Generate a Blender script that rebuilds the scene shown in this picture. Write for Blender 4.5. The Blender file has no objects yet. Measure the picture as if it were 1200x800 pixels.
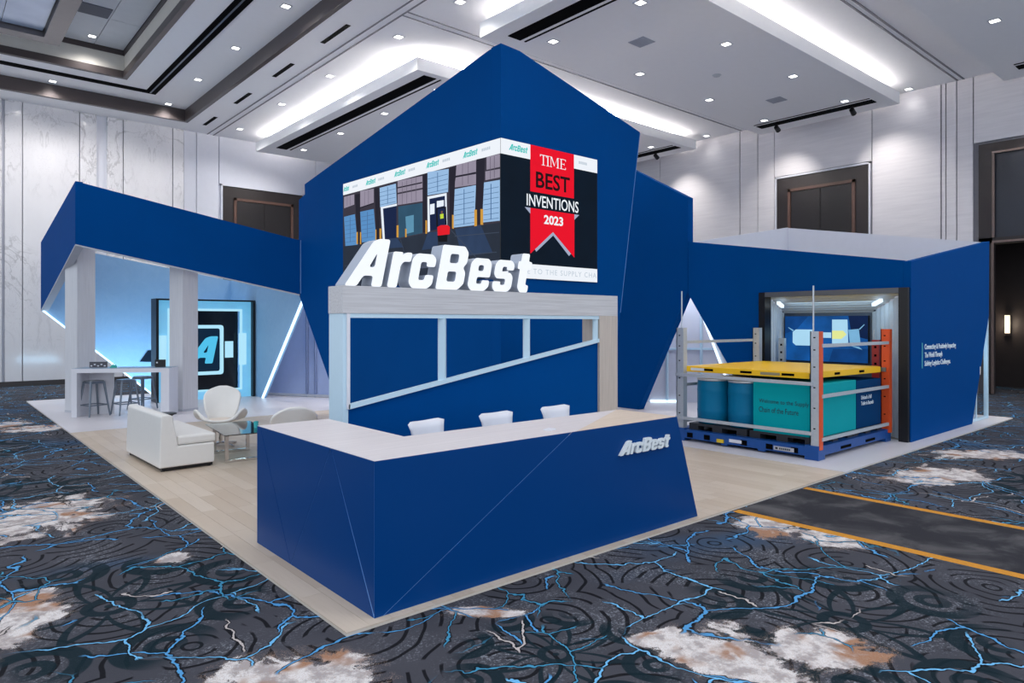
import bpy, bmesh, math, random
from mathutils import Matrix, Vector
random.seed(4)
C = bpy.context.scene.collection
sc = bpy.context.scene

# ------------------------------------------------------------------ camera
# world frame: X runs along the counter front (right and away), Y along the counter side (left and away), floor top z = 0
F = 804.0
AZ = math.atan2(930.0, F)                      # forward direction measured from +X
cam = bpy.data.cameras.new('camera')
cam.sensor_width = 36.0
cam.lens = 36.0 * F / 1200.0
cam.shift_y = -21.5 / 1200.0
cam.clip_end = 200
camo = bpy.data.objects.new('camera', cam)
camo.location = (0, 0, 2.0)
camo.rotation_euler = (math.pi / 2, 0, AZ - math.pi / 2)
C.objects.link(camo)
sc.camera = camo

# ------------------------------------------------------------------ world, exposure
w = bpy.data.worlds.new('hall_ambient')
sc.world = w
w.use_nodes = True
bg = w.node_tree.nodes['Background']
bg.inputs[0].default_value = (0.80, 0.88, 1.0, 1)
bg.inputs[1].default_value = 1.2
sc.view_settings.view_transform = 'Standard'
sc.view_settings.look = 'None'
sc.view_settings.gamma = 1.0
sc.view_settings.use_curve_mapping = False
sc.view_settings.exposure = 0.0
SPOT_W = 175.0
COVE_W = 85.0

# ------------------------------------------------------------------ helpers: colours and materials
def lin(c):
    return c / 12.92 if c <= 0.04045 else ((c + 0.055) / 1.055) ** 2.4
def rgb(r, g, b):
    return (lin(r / 255), lin(g / 255), lin(b / 255), 1)

class NB:
    """small helper around a node tree"""
    def __init__(s, m):
        m.use_nodes = True
        s.t = m.node_tree
        s.p = s.t.nodes['Principled BSDF']
    def node(s, kind, **kw):
        n = s.t.nodes.new(kind)
        for k, v in kw.items(): setattr(n, k, v)
        return n
    def put(s, sock, v):
        if isinstance(v, bpy.types.NodeSocket): s.t.links.new(v, sock)
        else: sock.default_value = v
    def math(s, op, a, b=0.0, c=None, clamp=False):
        n = s.node('ShaderNodeMath', operation=op, use_clamp=clamp)
        s.put(n.inputs[0], a); s.put(n.inputs[1], b)
        if c is not None: s.put(n.inputs[2], c)
        return n.outputs[0]
    def vmath(s, op, a, b=(0, 0, 0)):
        n = s.node('ShaderNodeVectorMath', operation=op)
        s.put(n.inputs[0], a); s.put(n.inputs[1], b)
        return n.outputs[1] if op in ('LENGTH', 'DISTANCE', 'DOT_PRODUCT') else n.outputs[0]
    def coord(s, which='Object'):
        return s.node('ShaderNodeTexCoord').outputs[which]
    def mapping(s, v, loc=(0, 0, 0), rot=(0, 0, 0), scale=(1, 1, 1)):
        n = s.node('ShaderNodeMapping')
        s.put(n.inputs[0], v)
        n.inputs[1].default_value = loc; n.inputs[2].default_value = rot; n.inputs[3].default_value = scale
        return n.outputs[0]
    def noise(s, v, scale, detail=2.0, rough=0.5, dist=0.0, out=0):
        n = s.node('ShaderNodeTexNoise')
        s.put(n.inputs['Vector'], v)
        n.inputs['Scale'].default_value = scale; n.inputs['Detail'].default_value = detail
        n.inputs['Roughness'].default_value = rough; n.inputs['Distortion'].default_value = dist
        return n.outputs[out]
    def step(s, v, a, b, lo=0.0, hi=1.0):
        n = s.node('ShaderNodeMapRange', interpolation_type='SMOOTHSTEP')
        s.put(n.inputs[0], v)
        n.inputs[1].default_value = a; n.inputs[2].default_value = b
        n.inputs[3].default_value = lo; n.inputs[4].default_value = hi
        return n.outputs[0]
    def mix(s, f, a, b, kind='MIX'):
        n = s.node('ShaderNodeMix', data_type='RGBA', blend_type=kind)
        s.put(n.inputs[0], f); s.put(n.inputs[6], a); s.put(n.inputs[7], b)
        return n.outputs[2]
    def sep(s, v):
        n = s.node('ShaderNodeSeparateXYZ'); s.put(n.inputs[0], v)
        return n.outputs
    def bump(s, h, strength=0.2, dist=0.01):
        n = s.node('ShaderNodeBump')
        s.put(n.inputs['Height'], h)
        n.inputs['Strength'].default_value = strength; n.inputs['Distance'].default_value = dist
        s.t.links.new(n.outputs[0], s.p.inputs['Normal'])

def mat(name, col, rough=0.5, metal=0.0, var=0.05, scale=6.0, stretch=(1, 1, 1), bump=0.0, coat=0.0, spec=0.5):
    m = bpy.data.materials.new(name)
    nb = NB(m)
    v = nb.mapping(nb.coord(), scale=stretch)
    n = nb.noise(v, scale, 3.0)
    dark = tuple(c * (1 - var) for c in col[:3]) + (1,)
    light = tuple(min(1, c * (1 + var)) for c in col[:3]) + (1,)
    nb.put(nb.p.inputs['Base Color'], nb.mix(n, dark, light))
    nb.p.inputs['Roughness'].default_value = rough
    nb.p.inputs['Metallic'].default_value = metal
    if coat: nb.p.inputs['Coat Weight'].default_value = coat
    nb.p.inputs['Specular IOR Level'].default_value = spec
    if bump: nb.bump(n, bump, 0.004)
    return m

def glow(name, col, strength=1.0, base=(0.06, 0.06, 0.06, 1), var=0.0):
    m = bpy.data.materials.new(name)
    nb = NB(m)
    nb.p.inputs['Base Color'].default_value = base
    nb.p.inputs['Roughness'].default_value = 0.4
    nb.p.inputs['Specular IOR Level'].default_value = 0.0
    if var:
        n = nb.noise(nb.coord(), 3.0, 4.0)
        a = tuple(c * (1 - var) for c in col[:3]) + (1,)
        b = tuple(c * (1 + var) for c in col[:3]) + (1,)
        nb.put(nb.p.inputs['Emission Color'], nb.mix(n, a, b))
    else:
        nb.p.inputs['Emission Color'].default_value = col
    nb.p.inputs['Emission Strength'].default_value = strength
    return m

def glass(name, col=(0.9, 0.97, 1, 1), alpha_mix=0.88):
    m = bpy.data.materials.new(name)
    nb = NB(m)
    tr = nb.node('ShaderNodeBsdfTransparent'); tr.inputs[0].default_value = col
    gl = nb.node('ShaderNodeBsdfGlossy'); gl.inputs['Roughness'].default_value = 0.03
    fr = nb.node('ShaderNodeFresnel'); fr.inputs[0].default_value = 1.5
    mx = nb.node('ShaderNodeMixShader')
    nb.t.links.new(nb.math('MULTIPLY_ADD', fr.outputs[0], 0.9, 1 - alpha_mix), mx.inputs[0])
    nb.t.links.new(tr.outputs[0], mx.inputs[1]); nb.t.links.new(gl.outputs[0], mx.inputs[2])
    out = [n for n in nb.t.nodes if n.type == 'OUTPUT_MATERIAL'][0]
    nb.t.links.new(mx.outputs[0], out.inputs[0])
    return m

# ------------------------------------------------------------------ helpers: objects
WL = {}                                          # world location of every root (children are modelled in world metres)
def root(name, label, cat, loc=(0, 0, 0), group=None, rot=0.0):
    o = bpy.data.objects.new(name, None)
    C.objects.link(o)
    o.empty_display_size = 0.1
    o.location = loc; o.rotation_euler = (0, 0, rot)
    o['label'] = label; o['category'] = cat
    if group: o['group'] = group
    WL[o.name] = Vector(loc) if rot == 0.0 else Vector((0, 0, 0))   # rotated roots carry children in local metres
    return o
def tag(o, label=None, cat=None, group=None, kind=None):
    for k, v in (('label', label), ('category', cat), ('group', group), ('kind', kind)):
        if v: o[k] = v
    return o
def link_mesh(me, name, m, parent=None, origin=None, smooth=False, bevel=0.0):
    """me is in world metres (or local metres of a rotated root)"""
    o = bpy.data.objects.new(name, me)
    C.objects.link(o)
    if parent is not None:
        off = WL[parent.name]
        me.transform(Matrix.Translation(-off))
        o.parent = parent
        WL[o.name] = off
    elif origin is not None:
        me.transform(Matrix.Translation(-Vector(origin)))
        o.location = origin
        WL[o.name] = Vector(origin)
    else:
        WL[o.name] = Vector((0, 0, 0))
    for x in (m if isinstance(m, (list, tuple)) else [m]): me.materials.append(x)
    if smooth:
        for p in me.polygons: p.use_smooth = True
    if bevel:
        b = o.modifiers.new('bevel', 'BEVEL'); b.width = bevel; b.segments = 2; b.limit_method = 'ANGLE'
    return o
def copy_tree(o, parent=None):
    c = o.copy(); C.objects.link(c)
    if parent is not None: c.parent = parent
    for ch in list(o.children): copy_tree(ch, c)
    return c

class MB:
    def __init__(s): s.v = []; s.f = []; s.mi = []
    def add(s, vs, fs, mi=0):
        b = len(s.v); s.v += [tuple(x) for x in vs]
        s.f += [tuple(i + b for i in f) for f in fs]; s.mi += [mi] * len(fs)
        return s
    def hexa(s, p, mi=0):                       # p: 4 bottom points then 4 top points, same winding
        return s.add(p, [(3, 2, 1, 0), (4, 5, 6, 7), (0, 1, 5, 4), (1, 2, 6, 5), (2, 3, 7, 6), (3, 0, 4, 7)], mi)
    def box(s, x0, x1, y0, y1, z0, z1, mi=0):
        return s.hexa([(x0, y0, z0), (x1, y0, z0), (x1, y1, z0), (x0, y1, z0), (x0, y0, z1), (x1, y0, z1), (x1, y1, z1), (x0, y1, z1)], mi)
    def prism(s, poly, axis, a0, a1, mi=0):     # axis x: poly=(y,z); y: (x,z); z: (x,y)
        def pt(u, v, a): return {'x': (a, u, v), 'y': (u, a, v), 'z': (u, v, a)}[axis]
        n = len(poly)
        vs = [pt(u, v, a0) for u, v in poly] + [pt(u, v, a1) for u, v in poly]
        fs = [tuple(range(n)), tuple(range(2 * n - 1, n - 1, -1))] + [(i, n + i, n + (i + 1) % n, (i + 1) % n) for i in range(n)]
        return s.add(vs, fs, mi)
    def slab(s, pts, n, t, mi=0):               # planar polygon of 3-D points thickened by t along n
        n = Vector(n).normalized() * t
        k = len(pts)
        vs = [tuple(p) for p in pts] + [tuple(Vector(p) + n) for p in pts]
        fs = [tuple(range(k)), tuple(range(2 * k - 1, k - 1, -1))] + [(i, k + i, k + (i + 1) % k, (i + 1) % k) for i in range(k)]
        return s.add(vs, fs, mi)
    def tube(s, p, q, r, n=8, r2=None, mi=0):
        p, q = Vector(p), Vector(q); d = (q - p).normalized()
        a = d.orthogonal().normalized(); b = d.cross(a)
        r2 = r if r2 is None else r2
        vs = [p + (a * math.cos(t) + b * math.sin(t)) * r for t in [2 * math.pi * i / n for i in range(n)]]
        vs += [q + (a * math.cos(t) + b * math.sin(t)) * r2 for t in [2 * math.pi * i / n for i in range(n)]]
        fs = [(i, (i + 1) % n, n + (i + 1) % n, n + i) for i in range(n)] + [tuple(range(n - 1, -1, -1)), tuple(range(n, 2 * n))]
        return s.add(vs, fs, mi)
    def bar(s, p, q, wx, wy=None, mi=0, up=(0, 0, 1)):   # rectangular bar between two points
        p, q = Vector(p), Vector(q); d = (q - p).normalized(); u = Vector(up)
        a = d.cross(u)
        if a.length < 1e-4: a = d.cross(Vector((1, 0, 0)))
        a.normalize(); b = a.cross(d)
        wy = wx if wy is None else wy
        o = [(-1, -1), (1, -1), (1, 1), (-1, 1)]
        return s.hexa([p + a * i * wx / 2 + b * j * wy / 2 for i, j in o] + [q + a * i * wx / 2 + b * j * wy / 2 for i, j in o], mi)
    def lathe(s, prof, c=(0, 0, 0), n=24, mi=0):
        vs = []; fs = []
        for r, z in prof:
            vs += [(c[0] + r * math.cos(2 * math.pi * i / n), c[1] + r * math.sin(2 * math.pi * i / n), c[2] + z) for i in range(n)]
        for k in range(len(prof) - 1):
            fs += [(k * n + i, k * n + (i + 1) % n, (k + 1) * n + (i + 1) % n, (k + 1) * n + i) for i in range(n)]
        fs += [tuple(range(n - 1, -1, -1)), tuple(range((len(prof) - 1) * n, len(prof) * n))]
        return s.add(vs, fs, mi)
    def mesh(s, name):
        me = bpy.data.meshes.new(name)
        me.from_pydata(s.v, [], s.f)
        me.polygons.foreach_set('material_index', s.mi)
        bm = bmesh.new(); bm.from_mesh(me)
        bmesh.ops.recalc_face_normals(bm, faces=bm.faces)
        bm.to_mesh(me); bm.free()
        return me
    def build(s, name, m, parent=None, origin=None, smooth=False, bevel=0.0):
        return link_mesh(s.mesh(name), name, m, parent, origin, smooth, bevel)

def inset(poly, d):
    """shrink a convex polygon by d"""
    n = len(poly)
    area = sum(poly[i][0] * poly[(i + 1) % n][1] - poly[(i + 1) % n][0] * poly[i][1] for i in range(n))
    sg = 1 if area > 0 else -1
    L = []
    for i in range(n):
        (x0, y0), (x1, y1) = poly[i], poly[(i + 1) % n]
        l = math.hypot(x1 - x0, y1 - y0)
        nx, ny = -(y1 - y0) / l * sg, (x1 - x0) / l * sg
        L.append((nx, ny, nx * x0 + ny * y0 + d))
    out = []
    for i in range(n):
        a, b = L[i - 1], L[i]
        det = a[0] * b[1] - a[1] * b[0]
        out.append(((a[2] * b[1] - b[2] * a[1]) / det, (a[0] * b[2] - b[0] * a[2]) / det))
    return out
def fillet(poly, r, seg=3):
    n = len(poly); out = []
    for i in range(n):
        p0, p1, p2 = Vector(poly[i - 1]), Vector(poly[i]), Vector(poly[(i + 1) % n])
        a, b = p0 - p1, p2 - p1
        k = min(r, a.length * 0.45, b.length * 0.45)
        s, e = p1 + a.normalized() * k, p1 + b.normalized() * k
        for t in [j / seg for j in range(seg + 1)]:
            out.append(tuple((1 - t) ** 2 * s + 2 * t * (1 - t) * p1 + t * t * e))
    return out
def outline_mesh(loops, depth):
    cu = bpy.data.curves.new('outline', 'CURVE'); cu.dimensions = '2D'; cu.fill_mode = 'BOTH'
    cu.extrude = depth / 2
    for lp in loops:
        s = cu.splines.new('POLY'); s.points.add(len(lp) - 1)
        for i, (x, y) in enumerate(lp): s.points[i].co = (x, y, 0, 1)
        s.use_cyclic_u = True
    o = bpy.data.objects.new('outline', cu); C.objects.link(o)
    me = bpy.data.meshes.new_from_object(o.evaluated_get(bpy.context.evaluated_depsgraph_get()))
    bpy.data.objects.remove(o); bpy.data.curves.remove(cu)
    return me
def text_mesh(body, width, height, depth=0.004, bold=0.0, shear=0.0, space=1.0):
    """built-in font fitted into width x height, lower left corner at 0,0"""
    cu = bpy.data.curves.new('text', 'FONT'); cu.body = body; cu.extrude = depth / 2; cu.offset = bold; cu.shear = shear
    cu.resolution_u = 3; cu.space_character = space
    o = bpy.data.objects.new('text', cu); C.objects.link(o)
    me = bpy.data.meshes.new_from_object(o.evaluated_get(bpy.context.evaluated_depsgraph_get()))
    bpy.data.objects.remove(o); bpy.data.curves.remove(cu)
    xs = [v.co.x for v in me.vertices]; ys = [v.co.y for v in me.vertices]
    sx = width / (max(xs) - min(xs)); sy = height / (max(ys) - min(ys))
    me.transform(Matrix.Diagonal((sx, sy, 1, 1)) @ Matrix.Translation((-min(xs), -min(ys), 0)))
    return me
def face_y(me, x, y, z):                       # stand a flat mesh on a face that looks towards -Y, text runs along +X
    me.transform(Matrix(((1, 0, 0, x), (0, 0, -1, y), (0, 1, 0, z), (0, 0, 0, 1)))); return me
def face_x(me, x, y, z):                       # on a face that looks towards -X, text runs along -Y
    me.transform(Matrix(((0, 0, -1, x), (-1, 0, 0, y), (0, 1, 0, z), (0, 0, 0, 1)))); return me

def lamp(kind, name, loc, energy, col=(1, 1, 1), rot=(0, 0, 0), **kw):
    l = bpy.data.lights.new(name, kind); l.energy = energy; l.color = col
    for k, v in kw.items(): setattr(l, k, v)
    o = bpy.data.objects.new(name, l); o.location = loc; o.rotation_euler = rot
    C.objects.link(o); return o

# ------------------------------------------------------------------ materials
BLUE = mat('blue_paint', rgb(0, 70, 138), 0.6, 0, 0.06, 1.2, spec=0.02)
BLUE_DESK = mat('blue_laminate', rgb(0, 62, 126), 0.35, 0, 0.05, 1.0, spec=0.12)
SEAM = mat('panel_seam', rgb(96, 142, 204), 0.4)
WHITE = mat('white_laminate', rgb(226, 226, 232), 0.4, 0, 0.03)
WHITE_WALL = mat('white_board', rgb(214, 216, 226), 0.6, 0, 0.03)
BLACK = mat('black_metal', rgb(14, 14, 17), 0.4)
DARK = mat('dark_recess', rgb(6, 6, 8), 0.8, spec=0.05)
CHROME = mat('chrome', rgb(215, 212, 210), 0.12, 1.0, 0.03)
STEEL = mat('galvanised_steel', rgb(196, 202, 208), 0.4, 0.4, 0.1, 30)
GUNMETAL = mat('gunmetal', rgb(120, 130, 142), 0.36, 0.6, 0.1, 20)
CEIL = mat('ceiling_paint', rgb(248, 248, 250), 0.85, 0, 0.02)
BRONZE = mat('bronze_trim', rgb(82, 74, 74), 0.35, 0.35, 0.12, 8, (1, 1, 12))
LEATHER = mat('white_leather', rgb(232, 229, 224), 0.45, 0, 0.03, 14, bump=0.08)
FRAME = mat('pale_blue_frame', rgb(200, 226, 240), 0.35, 0.0, 0.03)
DARKWOOD = mat('dark_stained_wood', rgb(38, 31, 31), 0.42, 0, 0.25, 5, (6, 6, 0.5))
WOODLIP = mat('brown_wood_lip', rgb(92, 66, 56), 0.4, 0, 0.2, 5)

def wood_laminate(name, a, b, axis):
    m = bpy.data.materials.new(name); nb = NB(m)
    s = {'x': (0.6, 26, 26), 'y': (26, 0.6, 26), 'z': (26, 26, 0.6)}[axis]
    n = nb.noise(nb.mapping(nb.coord(), scale=s), 2.0, 4.0, 0.6, 0.3)
    nb.put(nb.p.inputs['Base Color'], nb.mix(nb.step(n, 0.25, 0.75), a, b))
    nb.p.inputs['Roughness'].default_value = 0.45
    return m
ASH_X = wood_laminate('grey_ash_laminate_x', rgb(188, 186, 188), rgb(212, 211, 213), 'x')
ASH_Z = wood_laminate('grey_ash_laminate_z', rgb(184, 172, 162), rgb(206, 194, 184), 'z')
OAK_TOP = wood_laminate('pale_oak_top', rgb(205, 186, 166), rgb(222, 204, 186), 'x')
TOP = wood_laminate('white_oak_top', rgb(208, 200, 200), rgb(222, 214, 214), 'x')
PILLAR = wood_laminate('pillar_laminate', rgb(206, 206, 210), rgb(218, 218, 222), 'z')

def plank_mat():
    m = bpy.data.materials.new('oak_plank'); nb = NB(m)
    info = nb.node('ShaderNodeObjectInfo')
    co = nb.coord()
    n = nb.noise(nb.mapping(co, scale=(22, 1.3, 1)), 2.2, 4, 0.6, 0.4)
    big = nb.noise(nb.mapping(co, scale=(5.8, 1.1, 1)), 1.0, 0)
    tone = nb.math('MULTIPLY_ADD', info.outputs['Random'], 0.55, nb.math('MULTIPLY', big, 0.4))
    c1 = nb.mix(tone, rgb(190, 170, 148), rgb(216, 201, 184))
    nb.put(nb.p.inputs['Base Color'], nb.mix(nb.math('MULTIPLY', nb.step(n, 0.45, 0.8), 0.3), c1, rgb(184, 166, 148)))
    nb.p.inputs['Roughness'].default_value = 0.42
    return m
PLANK = plank_mat()

def marble():
    m = bpy.data.materials.new('white_marble'); nb = NB(m)
    co = nb.coord()
    x, y, z = nb.sep(co)
    fx = nb.math('ABSOLUTE', nb.math('SUBTRACT', nb.math('MODULO', nb.math('ADD', x, 20.9), 3.2), 1.6))  # book-matched slabs
    cb = nb.node('ShaderNodeCombineXYZ'); nb.put(cb.inputs[0], fx); nb.put(cb.inputs[1], 0.0); nb.put(cb.inputs[2], nb.math('MULTIPLY', z, 0.55))
    wv = nb.noise(cb.outputs[0], 0.9, 5, 0.6, 1.2)
    vein = nb.step(nb.math('ABSOLUTE', nb.math('SUBTRACT', wv, 0.5)), 0.0, 0.025, 1.0, 0.0)
    wv2 = nb.noise(cb.outputs[0], 2.6, 5, 0.65, 1.8)
    vein2 = nb.step(nb.math('ABSOLUTE', nb.math('SUBTRACT', wv2, 0.47)), 0.0, 0.018, 0.6, 0.0)
    msk = nb.step(nb.noise(cb.outputs[0], 0.5, 1), 0.42, 0.62)
    vv = nb.math('MULTIPLY', nb.math('MAXIMUM', vein, vein2), nb.math('MULTIPLY', msk, 0.5))
    cloud = nb.mix(nb.noise(cb.outputs[0], 1.1, 4), rgb(216, 215, 220), rgb(234, 233, 235))
    nb.put(nb.p.inputs['Base Color'], nb.mix(vv, cloud, rgb(150, 148, 152)))
    nb.p.inputs['Roughness'].default_value = 0.12
    return m
MARBLE = marble()

def carpet():
    m = bpy.data.materials.new('patterned_carpet'); nb = NB(m)
    co = nb.coord()
    x, y, z = nb.sep(co)
    warp = nb.noise(co, 0.6, 3, 0.55, 0.0, out=1)
    wp = nb.vmath('ADD', co, nb.vmath('MULTIPLY', nb.vmath('SUBTRACT', warp, (0.5, 0.5, 0.5)), (0.9, 0.9, 0)))
    fuzz = nb.noise(co, 60, 2, 0.7)
    grain = nb.noise(co, 220, 1, 0.5)
    base = nb.mix(nb.noise(co, 0.8, 3), rgb(54, 56, 63), rgb(82, 81, 88))
    base = nb.mix(nb.step(nb.noise(co, 0.42, 2, 0.5, 0.6), 0.55, 0.72), base, rgb(54, 80, 108))
    base = nb.mix(nb.math('MULTIPLY', nb.step(fuzz, 0.52, 0.66), nb.step(nb.noise(co, 2.1, 2), 0.42, 0.68)), base, rgb(132, 136, 144))
    def voro(v, scale, feature, rnd=1.0):
        n = nb.node('ShaderNodeTexVoronoi', feature=feature, voronoi_dimensions='2D')
        nb.put(n.inputs['Vector'], v); n.inputs['Scale'].default_value = scale; n.inputs['Randomness'].default_value = rnd
        return n.outputs['Distance']
    # dark arcs: broken ripples round scattered centres
    wl_ = nb.vmath('ADD', co, nb.vmath('MULTIPLY', nb.vmath('SUBTRACT', nb.noise(co, 1.6, 2, 0.5, 0.0, out=1), (0.5, 0.5, 0.5)), (0.22, 0.22, 0)))
    fr = nb.math('FRACT', nb.math('MULTIPLY', voro(wl_, 1.05, 'F1'), 8.5))
    arcs = nb.step(nb.math('ABSOLUTE', nb.math('SUBTRACT', fr, 0.5)), 0.085, 0.14, 1.0, 0.0)
    arcs = nb.math('MULTIPLY', arcs, nb.step(nb.noise(co, 3.4, 1), 0.41, 0.46))
    col = nb.mix(nb.math('MULTIPLY', arcs, 0.92), base, rgb(16, 17, 22))
    # dark medallions
    def medallion(cx, cy, R, seed):
        dx = nb.math('SUBTRACT', x, cx); dy = nb.math('SUBTRACT', y, cy)
        r = nb.math('DIVIDE', nb.math('SQRT', nb.math('ADD', nb.math('MULTIPLY', dx, dx), nb.math('MULTIPLY', dy, dy))), R)
        th = nb.math('ARCTAN2', dy, dx)
        def band(v, c, h): return nb.step(nb.math('ABSOLUTE', nb.math('SUBTRACT', v, c)), h * .8, h, 1.0, 0.0)
        sec = nb.math('SUBTRACT', nb.math('FRACT', nb.math('MULTIPLY_ADD', th, 8 / (2 * math.pi), seed)), 0.5)      # -0.5 .. 0.5 in each of 8 sectors
        star = band(nb.math('ADD', r, nb.math('MULTIPLY', nb.math('ABSOLUTE', sec), 0.75)), 0.52, 0.06)
        hub = nb.math('MAXIMUM', band(r, 0.12, 0.04), band(r, 0.0, 0.03))
        sa = nb.math('MULTIPLY', sec, 2 * math.pi / 8)
        lx = nb.math('SUBTRACT', nb.math('MULTIPLY', r, nb.math('COSINE', sa)), 0.80); ly = nb.math('MULTIPLY', r, nb.math('SINE', sa))
        ld = nb.math('SQRT', nb.math('ADD', nb.math('MULTIPLY', lx, lx), nb.math('MULTIPLY', ly, ly)))
        loops = nb.math('MAXIMUM', band(ld, 0.22, 0.06), band(ld, 0.08, 0.035))
        k = nb.math('MAXIMUM', nb.math('MAXIMUM', star, hub), loops)
        edge = nb.step(nb.math('MULTIPLY_ADD', nb.noise(co, 1.6, 2), 0.8, r), 1.15, 1.4, 1.0, 0.0)
        return nb.math('MULTIPLY', k, edge)
    md = None
    for a in ((1.03, 5.6, 1.15, 0.3), (4.75, 2.05, 1.1, 0.9), (2.95, 3.0, 0.75, 1.7), (0.6, 9.9, 1.3, 0.2), (10.4, 1.6, 1.4, 2.0), (0.2, 14.0, 1.6, 1.0), (7.2, 0.6, 0.9, .2)):
        k = medallion(*a)
        md = k if md is None else nb.math('MAXIMUM', md, k)
    col = nb.mix(nb.math('MULTIPLY', md, 0.9), col, rgb(16, 36, 44))
    # cream and tan patches
    PAT = [(0.98, 8.66, 0.62, 0.95, -40), (0.45, 5.75, 0.36, 0.5, -40), (1.62, 3.72, 0.48, 0.36, -40), (3.72, 2.25, 0.40, 0.42, 30), (4.22, 2.0, 0.28, 0.40, 60),
           (6.40, 3.50, 0.40, 0.30, 40), (6.47, 2.95, 0.30, 0.30, 60), (10.2, 3.25, 0.95, 0.50, -20), (12.4, 3.3, 0.9, 0.42, -30), (1.74, 16.0, 0.60, 0.50, -40),
           (2.97, 3.80, 0.10, 0.30, 50), (1.68, 6.4, 0.14, 0.16, 0), (3.62, 2.72, 0.10, 0.25, 70), (1.35, 17.0, 0.35, 0.6, -40), (-0.6, 12.5, 0.5, 0.9, -40), (16.5, 3.1, 1.0, 0.3, 0), (14.0, 1.5, 0.8, 0.6, 20), (8.9, 0.6, 0.5, 0.6, 0)]
    dm = None
    for cx, cy, rx, ry, deg in PAT:
        q = nb.mapping(nb.mapping(co, loc=(-cx, -cy, 0)), rot=(0, 0, -math.radians(deg)))
        q = nb.vmath('MULTIPLY', q, (1 / rx, 1 / ry, 0))
        d = nb.vmath('LENGTH', q)
        dm = d if dm is None else nb.math('MINIMUM', dm, d)
    rag = nb.noise(co, 2.4, 6, 0.68, 0.6)
    dm = nb.math('ADD', dm, nb.math('MULTIPLY', nb.math('SUBTRACT', rag, 0.5), 2.7))
    speck = nb.math('MULTIPLY', nb.math('SUBTRACT', grain, 0.5), 0.45)
    pm = nb.step(nb.math('ADD', dm, speck), 0.80, 0.86, 1.0, 0.0)
    tan = nb.step(nb.noise(co, 1.9, 3, 0.6), 0.53, 0.62)
    cream = nb.mix(nb.math('MULTIPLY', tan, nb.step(dm, 0.05, 0.5)), nb.mix(nb.step(nb.noise(co, 7, 5, 0.7), 0.40, 0.58), rgb(168, 160, 160), rgb(222, 217, 215)), rgb(160, 118, 92))
    col = nb.mix(pm, col, cream)
    # specked pale haze round the patches
    hz = nb.math('MULTIPLY', nb.step(dm, 0.8, 1.2, 1.0, 0.0), nb.step(grain, 0.55, 0.6))
    col = nb.mix(nb.math('MULTIPLY', hz, 0.55), col, rgb(176, 150, 134))
    # wandering blue and a few cream threads, each with a black companion line
    jag = nb.vmath('ADD', co, nb.vmath('MULTIPLY', nb.vmath('SUBTRACT', nb.noise(co, 4.5, 3, 0.6, 0.0, out=1), (0.5, 0.5, 0.5)), (0.20, 0.20, 0)))
    bend = nb.vmath('ADD', jag, nb.vmath('MULTIPLY', nb.vmath('SUBTRACT', nb.noise(co, 0.9, 1, 0.5, 0.0, out=1), (0.5, 0.5, 0.5)), (0.9, 0.9, 0)))
    def thread(scale, wd, off, ms, msk):
        v = nb.vmath('ADD', bend, off)
        d = voro(v, scale, 'DISTANCE_TO_EDGE')
        k = nb.step(nb.noise(nb.vmath('ADD', co, off), ms, 2), msk, msk + 0.02)
        w = wd * scale
        return (nb.math('MULTIPLY', nb.step(d, w * 0.7, w, 1, 0), k), nb.math('MULTIPLY', nb.step(d, w * 1.7, w * 2.3, 1, 0), k))
    for sca, wd, off, ms, msk, c in ((0.85, 0.010, (3, 9, 0), 0.8, 0.47, (84, 152, 204)), (1.25, 0.009, (31, 7, 0), 0.7, 0.50, (112, 180, 224)),
                                      (0.6, 0.010, (5, 61, 0), 0.9, 0.49, (82, 150, 206)), (1.9, 0.008, (51, 23, 0), 0.6, 0.54, (66, 140, 176)), (0.7, 0.010, (77, 13, 0), 0.9, 0.57, (190, 180, 176))):
        line, comp = thread(sca, wd, off, ms, msk)
        col = nb.mix(nb.math('MULTIPLY', comp, 0.85), col, rgb(14, 16, 22))
        col = nb.mix(line, col, rgb(*c))
    # dark aisle inlay with its two orange borders, woven into the carpet in front of the booth
    front = nb.math('LESS_THAN', y, 4.03)
    ins = nb.math('MULTIPLY', nb.math('GREATER_THAN', x, 6.62), nb.math('LESS_THAN', x, 8.30))
    core = nb.math('MULTIPLY', nb.math('GREATER_THAN', x, 6.74), nb.math('LESS_THAN', x, 8.19))
    aisle = nb.mix(nb.step(nb.noise(co, 1.7, 5, 0.6, 0.6), 0.42, 0.72), rgb(50, 50, 55), rgb(92, 90, 92))
    aisle = nb.mix(core, nb.mix(fuzz, rgb(176, 118, 40), rgb(220, 156, 66)), aisle)
    col = nb.mix(nb.math('MULTIPLY', ins, front), col, aisle)
    nb.put(nb.p.inputs['Base Color'], col)
    nb.p.inputs['Roughness'].default_value = 0.95
    nb.p.inputs['Specular IOR Level'].default_value = 0.1
    nb.bump(nb.math('ADD', nb.math('MULTIPLY', fuzz, 0.5), grain), 0.3, 0.006)
    return m
CARPET = carpet()

# ------------------------------------------------------------------ the room
ZC = 9.1
f = MB().box(-9, 30, -9, 30, -0.2, -0.025).build('floor', CARPET); f['kind'] = 'structure'

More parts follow.
